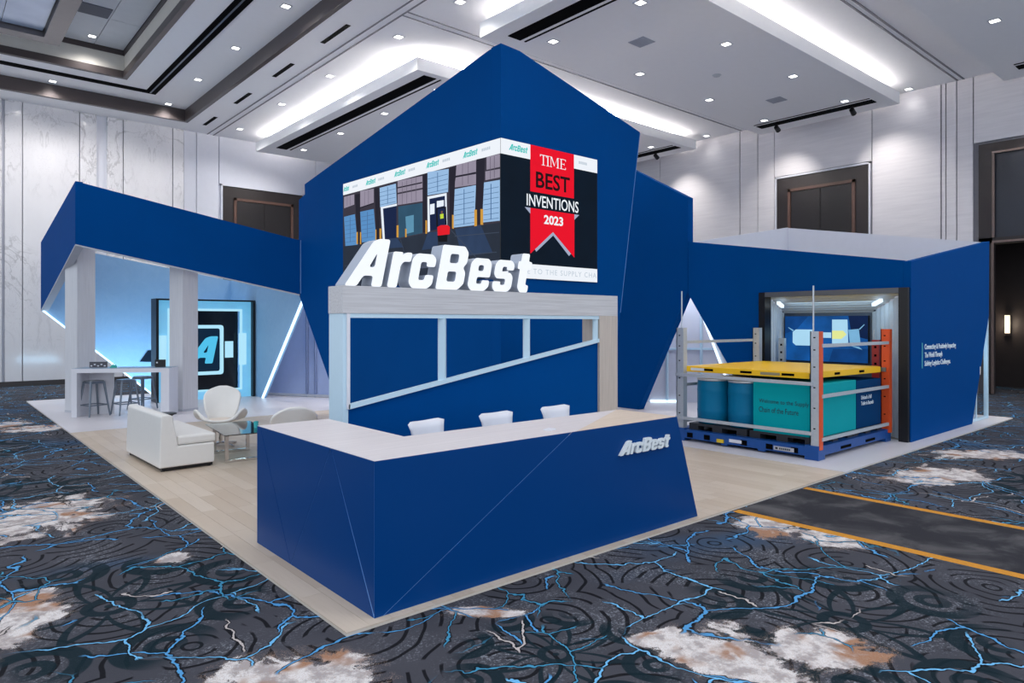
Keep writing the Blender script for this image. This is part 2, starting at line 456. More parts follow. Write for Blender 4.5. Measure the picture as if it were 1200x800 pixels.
# left wall (far Y side) with book-matched marble slabs
YW = 27.0
wl = MB().box(-3, 24, YW + 0.06, YW + 0.3, -0.025, 11).build('wall_left', WHITE_WALL); wl['kind'] = 'structure'
for a, b in ((-1.2, 0.4), (0.42, 1.98), (2.06, 2.50), (2.53, 4.07), (4.10, 4.58), (4.90, 5.37), (5.40, 6.97), (7.0, 7.36)):
    MB().box(a, b, YW - 0.05, YW + 0.06, 0.12, ZC).build('marble_panel', MARBLE, wl, bevel=0.004)
for a, b in ((7.38, 7.80), (7.83, 8.60), (8.64, 12.5), (12.53, 17.5), (17.53, 23)):
    if a in (8.64,):
        MB().box(a, b, YW, YW + 0.06, 7.3, ZC).build('wall_panel', WHITE_WALL, wl)
    else:
        MB().box(a, b, YW, YW + 0.06, 0, ZC).build('wall_panel', WHITE_WALL, wl)
bs = MB().box(-3, 8.6, YW - 0.07, YW - 0.05, -0.025, 0.14).build('baseboard_left', mat('dark_base', rgb(60, 52, 50), 0.4)); bs['kind'] = 'structure'

def double_door(name, axis, a0, a1, z1, at):
    """dark framed leaf with a raised brown lip; axis 'y' = in the left wall, 'x' = in the right wall"""
    def bx(mb, u0, u1, d0, d1, z0, z1):
        return mb.box(u0, u1, at + d0, at + d1, z0, z1) if axis == 'y' else mb.box(at + d0, at + d1, u0, u1, z0, z1)
    d = bx(MB(), a0, a1, -0.01, 0.05, 0, z1).build(name, DARKWOOD); d['kind'] = 'structure'
    fr = MB()
    for q in ((a0 - .06, a0, 0, z1 + .06), (a1, a1 + .06, 0, z1 + .06), (a0 - .06, a1 + .06, z1, z1 + .06)):
        bx(fr, q[0], q[1], -0.05, 0.05, q[2], q[3])
    fr.build('door_casing', WHITE_WALL, d)
    lip = MB(); i = 0.42
    for q in ((a0 + i, a0 + i + .1, 0, z1 - i), (a1 - i - .1, a1 - i, 0, z1 - i), (a0 + i, a1 - i, z1 - i - .1, z1 - i)):
        bx(lip, q[0], q[1], -0.06, 0.0, q[2], q[3])
    lip.build('raised_lip', WOODLIP, d)
    mid = (a0 + a1) / 2
    for u0, u1 in ((a0 + i + .12, mid - .01), (mid + .01, a1 - i - .12)):
        bx(MB(), u0, u1, -0.03, 0.0, 0.02, z1 - i - .12).build('door_leaf', mat('near_black_leaf', rgb(24, 20, 22), 0.45), d)
    return d
double_door('door_1', 'y', 8.75, 11.95, 7.24, YW)

# right wall (far X side)
XW = 23.0
wr = MB()
wr.box(XW + .06, XW + .3, 12.27, 27.06, -.025, 9.6); wr.box(XW + .06, XW + .3, 9.15, 12.27, 7.1, 9.6)
wr.box(XW + .06, XW + .3, 6.13, 9.15, -.025, 9.6); wr.box(XW + .06, XW + .3, -3, 6.13, 7.1, 9.6)
wr.box(XW + .06, XW + .3, -3, 2.9, -.025, 7.1)
wr = wr.build('wall_right', mat('grey_groove', rgb(120, 120, 128), 0.7)); wr['kind'] = 'structure'
def linen():
    m = bpy.data.materials.new('white_wallcovering'); nb = NB(m)
    n = nb.noise(nb.mapping(nb.coord(), scale=(0.7, 0.7, 9)), 1.5, 4, 0.6)
    nb.put(nb.p.inputs['Base Color'], nb.mix(n, rgb(206, 204, 210), rgb(232, 230, 234)))
    nb.p.inputs['Roughness'].default_value = 0.7
    return m
LINEN = linen()
for a, b, z0 in ((22.03, 27, 0), (17.33, 22, 0), (13.72, 17.3, 0), (13.0, 13.68, 0), (12.36, 12.97, 0), (9.06, 12.33, 7.18), (7.11, 9.03, 0), (6.98, 7.07, 0), (6.70, 6.95, 0), (6.28, 6.67, 0), (2.5, 6.25, 7.18), (-3, 2.47, 0)):
    MB().box(XW, XW + .06, a, b, z0, ZC).build('wall_panel', LINEN, wr)
double_door('door_2', 'x', 9.15, 12.27, 7.1, XW + .04)

# far right: tall dark doorway with a transom, opening to a dim corridor
d3 = MB()
d3.box(XW - .02, XW + .3, 5.80, 6.13, 0, 7.1); d3.box(XW - .02, XW + .3, 2.9, 6.13, 4.25, 4.42)
d3.box(XW - .02, XW + .3, 2.9, 5.80, 6.85, 7.1)
d3 = d3.build('door_3', DARKWOOD); d3['kind'] = 'structure'
MB().box(XW + .05, XW + .12, 2.9, 5.8, 4.42, 6.85).build('transom_panel', mat('transom_panel', rgb(36, 40, 50), 0.3), d3)
lp = MB(); lp.box(XW - .05, XW, 5.74, 5.80, 4.42, 6.85); lp.box(XW - .05, XW, 2.9, 5.74, 6.79, 6.85); lp.box(XW - .05, XW, 2.9, 5.80, 4.27, 4.33); lp.box(XW - .05, XW, 5.76, 5.82, 0, 4.27)
lp.build('bronze_lip', mat('bronze_lip', rgb(120, 104, 98), 0.35, 0.5), d3)
co = MB(); co.box(26.2, 26.4, 1, 9, -.025, 5); co.box(XW + .3, 26.2, 8.8, 9, -.025, 5); co.box(XW + .3, 26.4, 1, 9, 5, 5.2)
co = co.build('wall_corridor', mat('corridor_brown', rgb(52, 44, 44), 0.6, 0, 0.2, 4)); co['kind'] = 'structure'
MB().box(26.1, 26.2, 4.3, 5.72, 0, 2.55).build('door_4', mat('corridor_door', rgb(18, 26, 38), 0.3)).__setitem__('kind', 'structure')
s = root('wall_sconce', 'glowing cylindrical sconce on the dark corridor wall', 'sconce', (26.15, 6.18, 1.65))
MB().box(26.12, 26.2, 6.10, 6.26, 1.6, 2.2).build('back_plate', BRONZE, s)
MB().tube((26.08, 6.18, 1.68), (26.08, 6.18, 2.25), .07, 12).build('glass_shade', glow('sconce_glow', rgb(255, 236, 205), 1.6), s, smooth=False)
lamp('POINT', 'sconce_light', (25.9, 6.18, 1.95), 14, (1, .85, .65), shadow_soft_size=.1)

# ------------------------------------------------------------------ ceiling
c = MB()
c.box(7.1, 24, 0, YW + .06, ZC, ZC + .2); c.box(-3, 7.1, 25.78, YW + .06, ZC, ZC + .2)
ceil = c.build('ceiling', CEIL); ceil['kind'] = 'structure'
MB().box(7.08, 7.2, 6, 25.9, ZC - .01, 9.51).box(-3, 7.08, 25.76, 25.9, ZC - .01, 9.51).build('dark_coffer_riser', BRONZE, ceil)
MB().box(4.74, 7.08, 6, 25.76, 9.5, 9.6).box(-3, 4.74, 23.63, 25.76, 9.5, 9.6).build('coffer_ceiling', CEIL, ceil)
MB().box(5.54, 5.86, 6, 24.63, 9.47, 9.505).box(-3, 5.54, 24.36, 24.63, 9.47, 9.505).build('black_light_slot', DARK, ceil)
MB().box(5.66, 5.70, 6, 24.5, 9.455, 9.475).build('slot_track', GUNMETAL, ceil)
MB().box(4.72, 4.85, 6, 23.75, 9.49, 9.7).box(-3, 4.72, 23.61, 23.75, 9.49, 9.7).build('bronze_lip', BRONZE, ceil)
MB().box(4.76, 4.9, 6, 23.8, 9.7, 10.17).box(-3, 4.76, 23.65, 23.8, 9.7, 10.17).build('coffer_fascia', mat('warm_fascia', rgb(212, 208, 200), 0.8), ceil)
MB().box(4.74, 4.9, 6, 23.8, 10.17, 10.33).box(-3, 4.74, 23.63, 23.8, 10.17, 10.33).build('bronze_lip', BRONZE, ceil)
TILE = mat('ceiling_tile', rgb(226, 228, 232), 0.6, 0, 0.06, 3)
MB().box(-3, 4.9, 6, 23.8, 10.36, 10.4).build('tile_backing', mat('tile_gap', rgb(60, 60, 70), 0.8), ceil)
for ix in range(6):
    x1 = 4.72 - ix * 0.78
    for iy in range(7):
        y1 = 23.6 - iy * 2.2
        MB().box(x1 - .765, x1, y1 - 2.18, y1, 10.32, 10.36).build('ceiling_tile', TILE, ceil)
MB().box(3.0, 3.9, 20.7, 21.4, 10.30, 10.325).build('air_grille', mat('grey_grille', rgb(96, 100, 114), 0.6), ceil)
# hanging bronze frame with blue mirror panels inside it
fr = MB(); fr.box(2.52, 2.92, 8, 22.4, 9.6, 9.85); fr.box(-3, 2.52, 21.95, 22.4, 9.602, 9.848)
fr.build('hanging_bronze_frame', mat('bronze_frame', rgb(112, 108, 110), 0.3, 0.6, 0.1), ceil)
MIR = mat('blue_panel', rgb(176, 190, 214), 0.25, 0.3, 0.18, 1.5)
for ix in range(4):
    for iy in range(4):
        MB().box(2.5 - (ix + 1) * .9, 2.48 - ix * .9, 21.9 - (iy + 1) * 2.4, 21.88 - iy * 2.4, 9.74, 9.8).build('mirror_panel', MIR, ceil)
# partition tracks and slot diffusers
LINE = mat('track_line', rgb(120, 120, 128), 0.6)
tr = MB()
for x in (8.20, 8.42): tr.box(x - .02, x + .02, 2, YW, ZC - .012, ZC + .002)
for yy in (13.40, 13.62): tr.box(8.42, XW, yy - .02, yy + .02, ZC - .012, ZC + .002)
for yy in (6.50, 6.66): tr.box(8.42, XW, yy - .025, yy + .025, ZC - .012, ZC + .002)
tr.build('partition_track', LINE, ceil)
for y0, y1 in ((24.55, 25.82), (21.3, 22.63), (18.13, 19.44), (14.9, 16.3)):
    MB().box(7.68, 7.80, y0, y1, ZC - .01, ZC + .003).build('slot_diffuser', DARK, ceil)
# three dropped panels with lit coves
def cloud(x0, x1, y0, y1, px1):
    t = .06
    MB().box(x0, x1, y0, y0 + t, 8.5, 8.84).box(x0, x1, y1 - t, y1, 8.5, 8.84).box(x0, x0 + t, y0 + t, y1 - t, 8.5, 8.84).box(x1 - t, x1, y0 + t, y1 - t, 8.5, 8.84)\
        .box(x0 + t, x1 - t, y0 + t, y1 - t, 8.501, 8.54).box(x0 + .8, px1, y0 + .8, y1 - .8, 8.54, ZC).build('dropped_panel', CEIL, ceil)
    # cove strips lie on the tray behind the fascia and throw their light up and out over the ceiling
    lamp('AREA', 'cove_light', ((x0 + px1) / 2, y0 + .40, 8.90), COVE_W * (px1 - x0), (1, .94, .88), (math.pi + math.radians(-62), 0, 0), shape='RECTANGLE', size=px1 - x0 - .6, size_y=.3)
    if x0 < 11:
        lamp('AREA', 'cove_light', (x0 + .40, (y0 + y1) / 2, 8.90), COVE_W * (y1 - y0), (1, .94, .88), (0, math.pi + math.radians(62), 0), shape='RECTANGLE', size=.3, size_y=y1 - y0 - .6)
cloud(9.67, 21.97, 14.9, 26.0, 21.6)
cloud(9.67, 22.0, 7.87, 12.3, 21.6)
cloud(9.67, 22.04, 0.8, 5.3, 21.6)
for x0, x1, y0, y1 in ((10.02, 10.41, 15.12, 24.95), (10.08, 10.45, 9.0, 11.8), (20.95, 21.3, 8.25, 11.88), (20.98, 21.35, 15.13, 24.9), (20.98, 21.3, 1.2, 4.8), (10.08, 10.45, 1.2, 4.8)):
    MB().box(x0, x1, y0, y1, 8.485, 8.503).build('black_light_slot', DARK, ceil)
    xl = x1 + .12 if x0 < 15 else x0 - .17
    MB().box(xl, xl + .05, y0, y1, 8.49, 8.503).build('slot_track', DARK, ceil)
for x, y in ((12.64, 10.04), (18.9, 10.08)):
    MB().box(x - .22, x + .22, y - .22, y + .22, 8.488, 8.503).build('ceiling_speaker', mat('speaker_grille', rgb(160, 166, 180), 0.7), ceil)
MB().lathe([(.09, 8.47), (.12, 8.5)], (15.83, 10.1, 0), 12).build('sprinkler', STEEL, ceil)

# recessed downlights: one mesh shape, one thing each, with the spot it gives
LENS = glow('downlight_lens', (1, .98, .94, 1), 6.0)
RIM = mat('downlight_rim', rgb(200, 202, 208), 0.5)
GROUPS = {'coffer': 'downlights in the coffer border', 'plain': 'downlights in the flat ceiling', 'far': 'downlights in the far dropped panel',
          'mid': 'downlights in the middle dropped panel', 'near': 'downlights in the near dropped panel'}
ORD = ['first', 'second', 'third', 'fourth', 'fifth']
proto = None
def downlight(x, y, z, g, label, power=1.0):
    global proto
    if proto is None:
        proto = root('downlight', *('', 'light'), (x, y, z))
        a, h = .115, .088
        MB().box(x - a, x + a, y - a, y - h, z - .015, z + .003).box(x - a, x + a, y + h, y + a, z - .015, z + .003)\
            .box(x - a, x - h, y - h, y + h, z - .015, z + .003).box(x + h, x + a, y - h, y + h, z - .015, z + .003).build('trim_ring', RIM, proto)
        MB().box(x - h, x + h, y - h, y + h, z - .008, z + .003).build('lens', LENS, proto)
        o = proto
    else:
        o = copy_tree(proto); o.location = (x, y, z)
    o['label'], o['group'] = label, GROUPS[g]
    lamp('SPOT', 'downlight_beam', (x, y, z - .05), SPOT_W * power, (1, .97, .94), spot_size=math.radians(140), spot_blend=1.0, shadow_soft_size=.18)
    return o
for i, p in enumerate(((6.46, 25.45), (6.5, 22.3), (6.53, 19.07), (6.57, 15.78))):
    downlight(*p, 9.5, 'coffer', 'square downlight along the dark coffer beam, ' + ORD[i] + ' from its far corner', 1.6)
downlight(3.14, 25.4, 9.5, 'coffer', 'square downlight in the coffer border above the marble wall at far left', 1.8)
tl = downlight(3.8, 23.0, 10.32, 'coffer', 'lone downlight in the grey ceiling tiles at upper left', 1.6); del tl['group']
for i, p in enumerate(((8.88, 25.49), (8.9, 21.72), (8.94, 18.33), (9.0, 14.71), (9.05, 12.22))):
    downlight(*p, ZC, 'plain', 'downlight beside the ceiling track, ' + ORD[i] + ' from the left wall', 1.6)
downlight(22.59, 14.85, ZC, 'plain', 'downlight close to the right wall, above the blue wing wall', .1)
downlight(22.7, 7.87, ZC, 'plain', 'downlight close to the right wall, right of the wide dark door', .1)
for i, x in enumerate((20.43, 17.3, 14.1, 10.92)):
    for j, y in enumerate((15.79, 18.67, 21.61, 24.57)):
        downlight(x, y, 8.5, 'far', 'downlight behind the tower, ' + ORD[j] + ' row from the front, ' + ORD[i] + ' from the right', .7)
for i, x in enumerate((20.5, 17.4, 14.22, 11.07)):
    for j, y in enumerate((8.82, 11.35)):
        downlight(x, y, 8.5, 'mid', 'downlight in the large grey dropped panel, ' + ('near' if j == 0 else 'far') + ' row, ' + ORD[i] + ' from the right wall')
for i, x in enumerate((20.5, 17.49, 14.3)):
    for j, y in enumerate((4.37, 1.8)):
        downlight(x, y, 8.5, 'near', 'downlight in the upper right dropped panel, ' + ('far' if j == 0 else 'near') + ' row, ' + ORD[i] + ' from the right wall')
# more of the same ceiling grid over the front of the hall, outside the picture: only its light reaches in
for x, y in ((1.0, 2.0), (4.5, 0.5), (1.0, 7.0), (5.0, 5.0), (8.0, 2.5), (3.0, 11.0), (2.0, 15.5)):
    lamp('SPOT', 'hall_downlight', (x, y, ZC), SPOT_W * 1.3, (1, .97, .94), spot_size=math.radians(130), spot_blend=1.0, shadow_soft_size=.2)
# adjustable heads in the black slots, washing the right wall
for i, (x, y, wy) in enumerate(((21.2, 8.9, 8.4), (21.2, 11.3, 11.8), (21.25, 16.2, 16.0), (21.2, 4.2, 3.9))):
    t = root('track_spotlight', ['black track spotlight in the slot above the far right corner of the wide door', 'black track spotlight in the slot at the left end over the tall door',
                                 'black track spotlight under the panel beside the blue tower', 'black track spotlight in the slot at the upper right edge'][i], 'spotlight', (x, y, 8.4), 'track spotlights')
    MB().box(x - .03, x + .03, y - .03, y + .03, 8.38, 8.49).build('bracket', BLACK, t)
    MB().tube((x - .05, y, 8.40), (x + .12, y, 8.30), .07, 12, .08).build('lamp_head', BLACK, t)
    o = lamp('SPOT', 'track_beam', (x + .15, y, 8.27), 210, (1, .93, .86), spot_size=math.radians(80), spot_blend=1.0, shadow_soft_size=.05)
    o.rotation_euler = (Vector((XW - .2, wy, 6.6)) - Vector((x + .15, y, 8.27))).to_track_quat('-Z', 'Y').to_euler()

# added spots without fixtures at the coffer and far panel slots, brightening the left wall
for x, y, z in ((.6, 24.45, 9.44), (2.6, 24.45, 9.44), (4.6, 24.45, 9.44), (10.2, 24.6, 8.46)):
    o = lamp('SPOT', 'added_wall_spot', (x, y, z), 260, (1, .95, .9), spot_size=math.radians(95), spot_blend=1.0, shadow_soft_size=.08)
    o.rotation_euler = (Vector((x, YW, 5.2)) - Vector((x, y, z))).to_track_quat('-Z', 'Y').to_euler()

# ------------------------------------------------------------------ booth platform and its planks
pf = root('booth_platform', 'low exhibition platform with pale oak planks and white outer flooring', 'platform', (2.1, 4.02, 0))
MB().box(2.09, 17.5, 4.05, 21.5, -.025, -.009).build('base', mat('platform_edge', rgb(214, 204, 192), 0.5), pf)
WF = mat('white_flooring', rgb(216, 212, 216), 0.35, 0, 0.03, 3)
MB().box(9.42, 17.5, 4.05, 14.72, -.009, 0).build('white_flooring', WF, pf)
MB().box(2.09, 17.5, 14.74, 21.5, -.009, 0).build('white_flooring', WF, pf)
PW, PL = 0.174, 0.92
cells = []
for i in range(42):
    x0 = 2.09 + i * PW
    y = 4.05 - random.random() * PL * 0.9
    while y < 14.72:
        y1 = y + PL
        a, b = max(y, 4.05), min(y1, 14.72)
        if b - a > 0.03: cells.append((x0, min(x0 + PW, 9.41), a, b))
        y = y1
def seen(cx, cy):                               # behind the counter, wall and tower, or under them, nothing of a plank shows
    if 2.4 < cx < 6.0 and 4.15 < cy < 6.2: return False
    if cx > 6.0 and cy > 6.3 + (cx - 6.0) * .12 and cy > 6.0 and cx < 7.6: return False
    if cy > 6.2 and cx / cy > 0.52 and cx < 7.0: return False
    if cx >= 7.0 and cy > 6.4 and cx / cy < 1.05: return False
    return True
rank = sorted(cells, key=lambda c: (0 if seen((c[0] + c[1]) / 2, (c[2] + c[3]) / 2) else 1, (c[0] + c[1]) ** 2 + (c[2] + c[3]) ** 2))
shapes = {}
rest = MB()
for k, (x0, x1, a, b) in enumerate(rank):
    g = .0011
    if k < 296:
        key = (round(x1 - x0, 3), round(b - a, 3))
        hx, hy = (x1 - x0) / 2 - g, (b - a) / 2 - g
        if key not in shapes:
            mb = MB().box(-hx, hx, -hy, hy, -.009, 0)
            shapes[key] = mb.mesh('plank'); shapes[key].materials.append(PLANK)
        o = bpy.data.objects.new('plank', shapes[key]); C.objects.link(o)
        o.parent = pf; o.location = Vector(((x0 + x1) / 2, (a + b) / 2, 0)) - WL[pf.name]
    else:
        rest.box(x0 + g, x1 - g, a + g, b - g, -.009, 0)
rest.build('planks', PLANK, pf)['kind'] = 'stuff'

# ------------------------------------------------------------------ letters of the company name
def arc_letters():
    return [
        [[(0, 0), (.30, 0), (.42, .22), (.66, .22), (.66, 0), (.93, 0), (.93, 1), (.66, 1), (.50, .93)], [(.52, .40), (.66, .40), (.66, .70)]],
        [[(0, 0), (.26, 0), (.26, .48), (.33, .56), (.52, .56), (.52, .76), (.36, .76), (.26, .70), (.26, .76), (0, .76)]],
        [[(.68, .30), (.68, .10), (.56, 0), (.12, 0), (0, .12), (0, .64), (.12, .76), (.56, .76), (.68, .66), (.68, .48), (.43, .48), (.43, .58), (.26, .58), (.26, .18), (.43, .18), (.43, .30)]],
        [[(0, 0), (.66, 0), (.82, .14), (.82, .40), (.72, .51), (.82, .62), (.82, .86), (.68, 1), (0, 1)], [(.28, .18), (.54, .18), (.54, .41), (.28, .41)], [(.28, .60), (.54, .60), (.54, .81), (.28, .81)]],
        [[(0, .12), (.12, 0), (.56, 0), (.68, .10), (.68, .25), (.43, .25), (.43, .16), (.26, .16), (.26, .32), (.68, .32), (.68, .64), (.56, .76), (.12, .76), (0, .64)], [(.26, .46), (.43, .46), (.43, .60), (.26, .60)]],
        [[(0, .24), (0, .1), (.1, 0), (.55, 0), (.66, .1), (.66, .36), (.56, .46), (.26, .46), (.26, .60), (.41, .60), (.41, .52), (.66, .52), (.66, .66), (.55, .76), (.1, .76), (0, .66), (0, .41), (.1, .31), (.41, .31), (.41, .16), (.26, .16), (.26, .24)]],
        [[(.09, .12), (.2, 0), (.48, 0), (.48, .18), (.37, .18), (.37, .57), (.5, .57), (.5, .76), (.37, .76), (.37, .96), (.09, .96), (.09, .76), (0, .76), (0, .57), (.09, .57)]]]
ADV = [0.98, .50, .73, .87, .73, .71, .5]
TOTAL = sum(ADV) + 0.02
def name_letters(width, height, depth, shear=.2, r=.055):
    out = []; x = 0; kx = width / (TOTAL + shear * .9)
    for loops, adv in zip(arc_letters(), ADV):
        ls = []
        for lp in loops:
            q = fillet(lp, r)
            ls.append([((x + u * .915 + shear * v) * kx, v * height) for u, v in q])
        out.append(outline_mesh(ls, depth)); x += adv
    return out

# ------------------------------------------------------------------ reception counter
desk = root('reception_counter', 'L-shaped royal blue reception counter with pale top in the foreground', 'counter', (2.33, 4.12, 0))
b = MB()
b.prism([(2.334, 0.0), (6.10, 0.0), (5.752, 1.036), (2.334, 1.036)], 'y', 4.124, 4.86)
b.box(2.334, 3.02, 4.86, 6.24, 0.0, 1.036)
b.build('carcass', SEAM, desk)
HT = 1.066
for poly in ([(2.33, 0), (2.40, 0), (4.25, HT), (2.33, HT)], [(2.40, 0), (6.11, 0), (5.75, HT), (4.25, HT)]):
    MB().prism(inset(poly, .0028), 'y', 4.1215, 4.1245).build('front_panel', BLUE_DESK, desk)
for poly in ([(6.25, 0), (6.25, HT), (6.17, HT), (5.5, 0)], [(5.5, 0), (6.17, HT), (4.77, HT)], [(5.5, 0), (4.77, HT), (4.13, 0)], [(4.126, .02), (4.77, HT), (4.126, HT)]):
    MB().prism(inset(poly, .0028), 'x', 2.3315, 2.3345).build('side_panel', BLUE_DESK, desk)
MB().slab([(6.10, 4.128, 0), (6.10, 4.86, 0), (5.752, 4.86, 1.034), (5.752, 4.128, 1.034)], (.95, 0, .31), .006).build('end_panel', BLUE_DESK, desk)
MB().prism([(2.337, 4.127), (4.30, 4.127), (5.70, 4.87), (3.03, 4.87), (3.03, 6.255), (2.337, 6.255)], 'z', 1.037, 1.065).build('countertop', TOP, desk)
o = MB().prism([(4.303, 4.127), (5.748, 4.127), (5.748, 4.87), (5.703, 4.87)], 'z', 1.037, 1.065).build('countertop', OAK_TOP, desk)
o['label'] = 'tan oak triangle of the countertop at its right end'
SIGNW = mat('white_acrylic', rgb(232, 238, 240), 0.4, 0, 0.02)
for me in name_letters(.77, .125, .03, .3):
    me.transform(Matrix.Translation((0, 0, .015)))
    face_y(me, 4.845, 4.12, .785)
    link_mesh(me, 'logo_letter', SIGNW, desk)
cd = MB().box(-.05, .05, -.035, .035, 0, .012).build('card_stack', WHITE, None); cd.location = (4.17, 4.32, 1.066); cd.rotation_euler = (0, 0, .3)
tag(cd, 'small white stack of cards on the counter top', 'cards')

# task chairs behind the counter
def task_chair(label):
    t = root('task_chair', label, 'chair', (0, 0, 0), rot=.0001)
    t['group'] = 'white chairs behind the counter'
    mb = MB(); nx, nz = 8, 6; vs = []
    for j in range(nz + 1):
        v = j / nz
        for i in range(nx + 1):
            u = i / nx * 2 - 1
            wd = .16 + .08 * v ** 1.5
            vs.append((u * wd, .20 + .09 * v - .07 * u * u, .58 + .47 * v + (.022 * u * u * max(0, v - .6) / .4) - (.03 * abs(u) ** 8 if v > .9 else 0)))
    fs = [(j * (nx + 1) + i, j * (nx + 1) + i + 1, (j + 1) * (nx + 1) + i + 1, (j + 1) * (nx + 1) + i) for j in range(nz) for i in range(nx)]
    o = mb.add(vs, fs).build('backrest', WHITE, t, smooth=True)
    so = o.modifiers.new('thick', 'SOLIDIFY'); so.thickness = .018
    MB().prism(fillet([(-.2, -.2), (.2, -.2), (.19, .22), (-.19, .22)], .08), 'z', .57, .60).build('seat', WHITE, t, bevel=.008)
    MB().tube((0, 0, .1), (0, 0, .57), .025, 10).build('gas_column', CHROME, t)
    for k in range(5):
        a = 2 * math.pi * k / 5 + .3
        lg = MB().bar((0, 0, .1), (.27 * math.cos(a), .27 * math.sin(a), .06), .035, .025).build('foot', CHROME, t)
        MB().lathe([(.02, -.03), (.026, 0), (.02, .03)], (.27 * math.cos(a), .27 * math.sin(a), .03), 8).build('caster', BLACK, lg)
    return t
tc = task_chair('white moulded task chair behind the counter, leftmost of three')
tc.location = (3.76, 5.36, 0); tc.rotation_euler = (0, 0, .18)
for x, lb in ((4.61, 'white moulded task chair behind the counter, middle of three'), (5.48, 'white moulded task chair behind the counter, rightmost of three')):
    t = copy_tree(tc); t.location = (x, 5.36, 0); t.rotation_euler = (0, 0, .05); t['label'] = lb

# ------------------------------------------------------------------ portal wall behind the counter, with the big lit name
pw = root('portal_wall', 'ash grey portal with pale window frame above a sloping blue wall', 'portal', (3.26, 6.4, 0))
MB().box(3.26, 7.52, 6.4, 6.73, 2.10, 2.385).build('lintel', ASH_X, pw, bevel=.004)
MB().box(7.14, 7.52, 6.4, 6.73, 0, 2.10).build('right_column', ASH_Z, pw, bevel=.004)
MB().box(3.27, 3.33, 6.42, 6.73, 0, 2.10).build('left_column', FRAME, pw)
MB().box(3.33, 7.14, 6.41, 6.47, 2.055, 2.10).build('frame_head', FRAME, pw)
for x0, x1, zb in ((4.475, 4.58, 1.34), (5.775, 5.88, 1.55), (7.07, 7.135, 1.75)):
    xm = (x0 + x1) / 2
    MB().prism([(x0, 6.45), (xm, 6.40), (x1, 6.45), (x1, 6.47), (x0, 6.47)], 'z', zb, 2.06).build('mullion', FRAME, pw)
MB().hexa([(3.33, 6.405, 1.115), (7.14, 6.405, 1.735), (7.14, 6.46, 1.735), (3.33, 6.46, 1.115), (3.33, 6.405, 1.165), (7.14, 6.405, 1.785), (7.14, 6.46, 1.785), (3.33, 6.46, 1.165)]).build('sloping_sill', FRAME, pw)
MB().prism([(3.33, 0), (7.14, 0), (7.14, 1.733), (3.33, 1.113)], 'y', 6.44, 6.56).build('blue_wall', BLUE, pw)
MB().box(3.31, 3.345, 6.405, 6.42, 1.12, 2.10).build('frame_jamb', WHITE, pw)

sg = root('illuminated_sign', 'large glowing white letters reading ArcBest on the grey lintel', 'sign', (3.3, 6.42, 2.386))
LIT = glow('lit_letter_face', (.93, .97, 1, 1), .62, (.5, .5, .5, 1))
SIDE = mat('letter_side', rgb(176, 184, 198), 0.5)
for me in name_letters(2.66, .51, .22, .22):
    face_y(me, 3.29, 6.54, 2.386)
    me.materials.append(LIT); me.materials.append(SIDE)
    for p in me.polygons: p.material_index = 0 if p.normal.y < -.8 else 1
    o = bpy.data.objects.new('letter', me); C.objects.link(o)
    me.transform(Matrix.Translation(-WL[sg.name])); o.parent = sg

# ------------------------------------------------------------------ blue tower
tw = root('booth_tower', 'tall faceted royal blue tower wall rising to a peak', 'tower', (6.81, 8.14, 0))
MB().prism([(8.38, 6.31), (8.43, 6.31), (15.28, 5.24), (15.27, 5.0), (15.6, 4.92), (15.6, 2.68), (13.4, 0), (8.38, 0)], 'x', 6.81, 7.05).build('left_wall', BLUE, tw, bevel=.004)
MB().prism([(6.81, 0), (6.81, 6.33), (7.2, 6.31), (10.2, 5.57), (9.64, 2.19), (9.27, 0)], 'y', 8.14, 8.38).build('right_wall', BLUE, tw, bevel=.004)
MB().bar((10.2, 8.145, 5.55), (9.64, 8.145, 2.19), .012).build('edge_highlight', SEAM, tw)  # pale bar drawn for the highlight along the tower's right edge

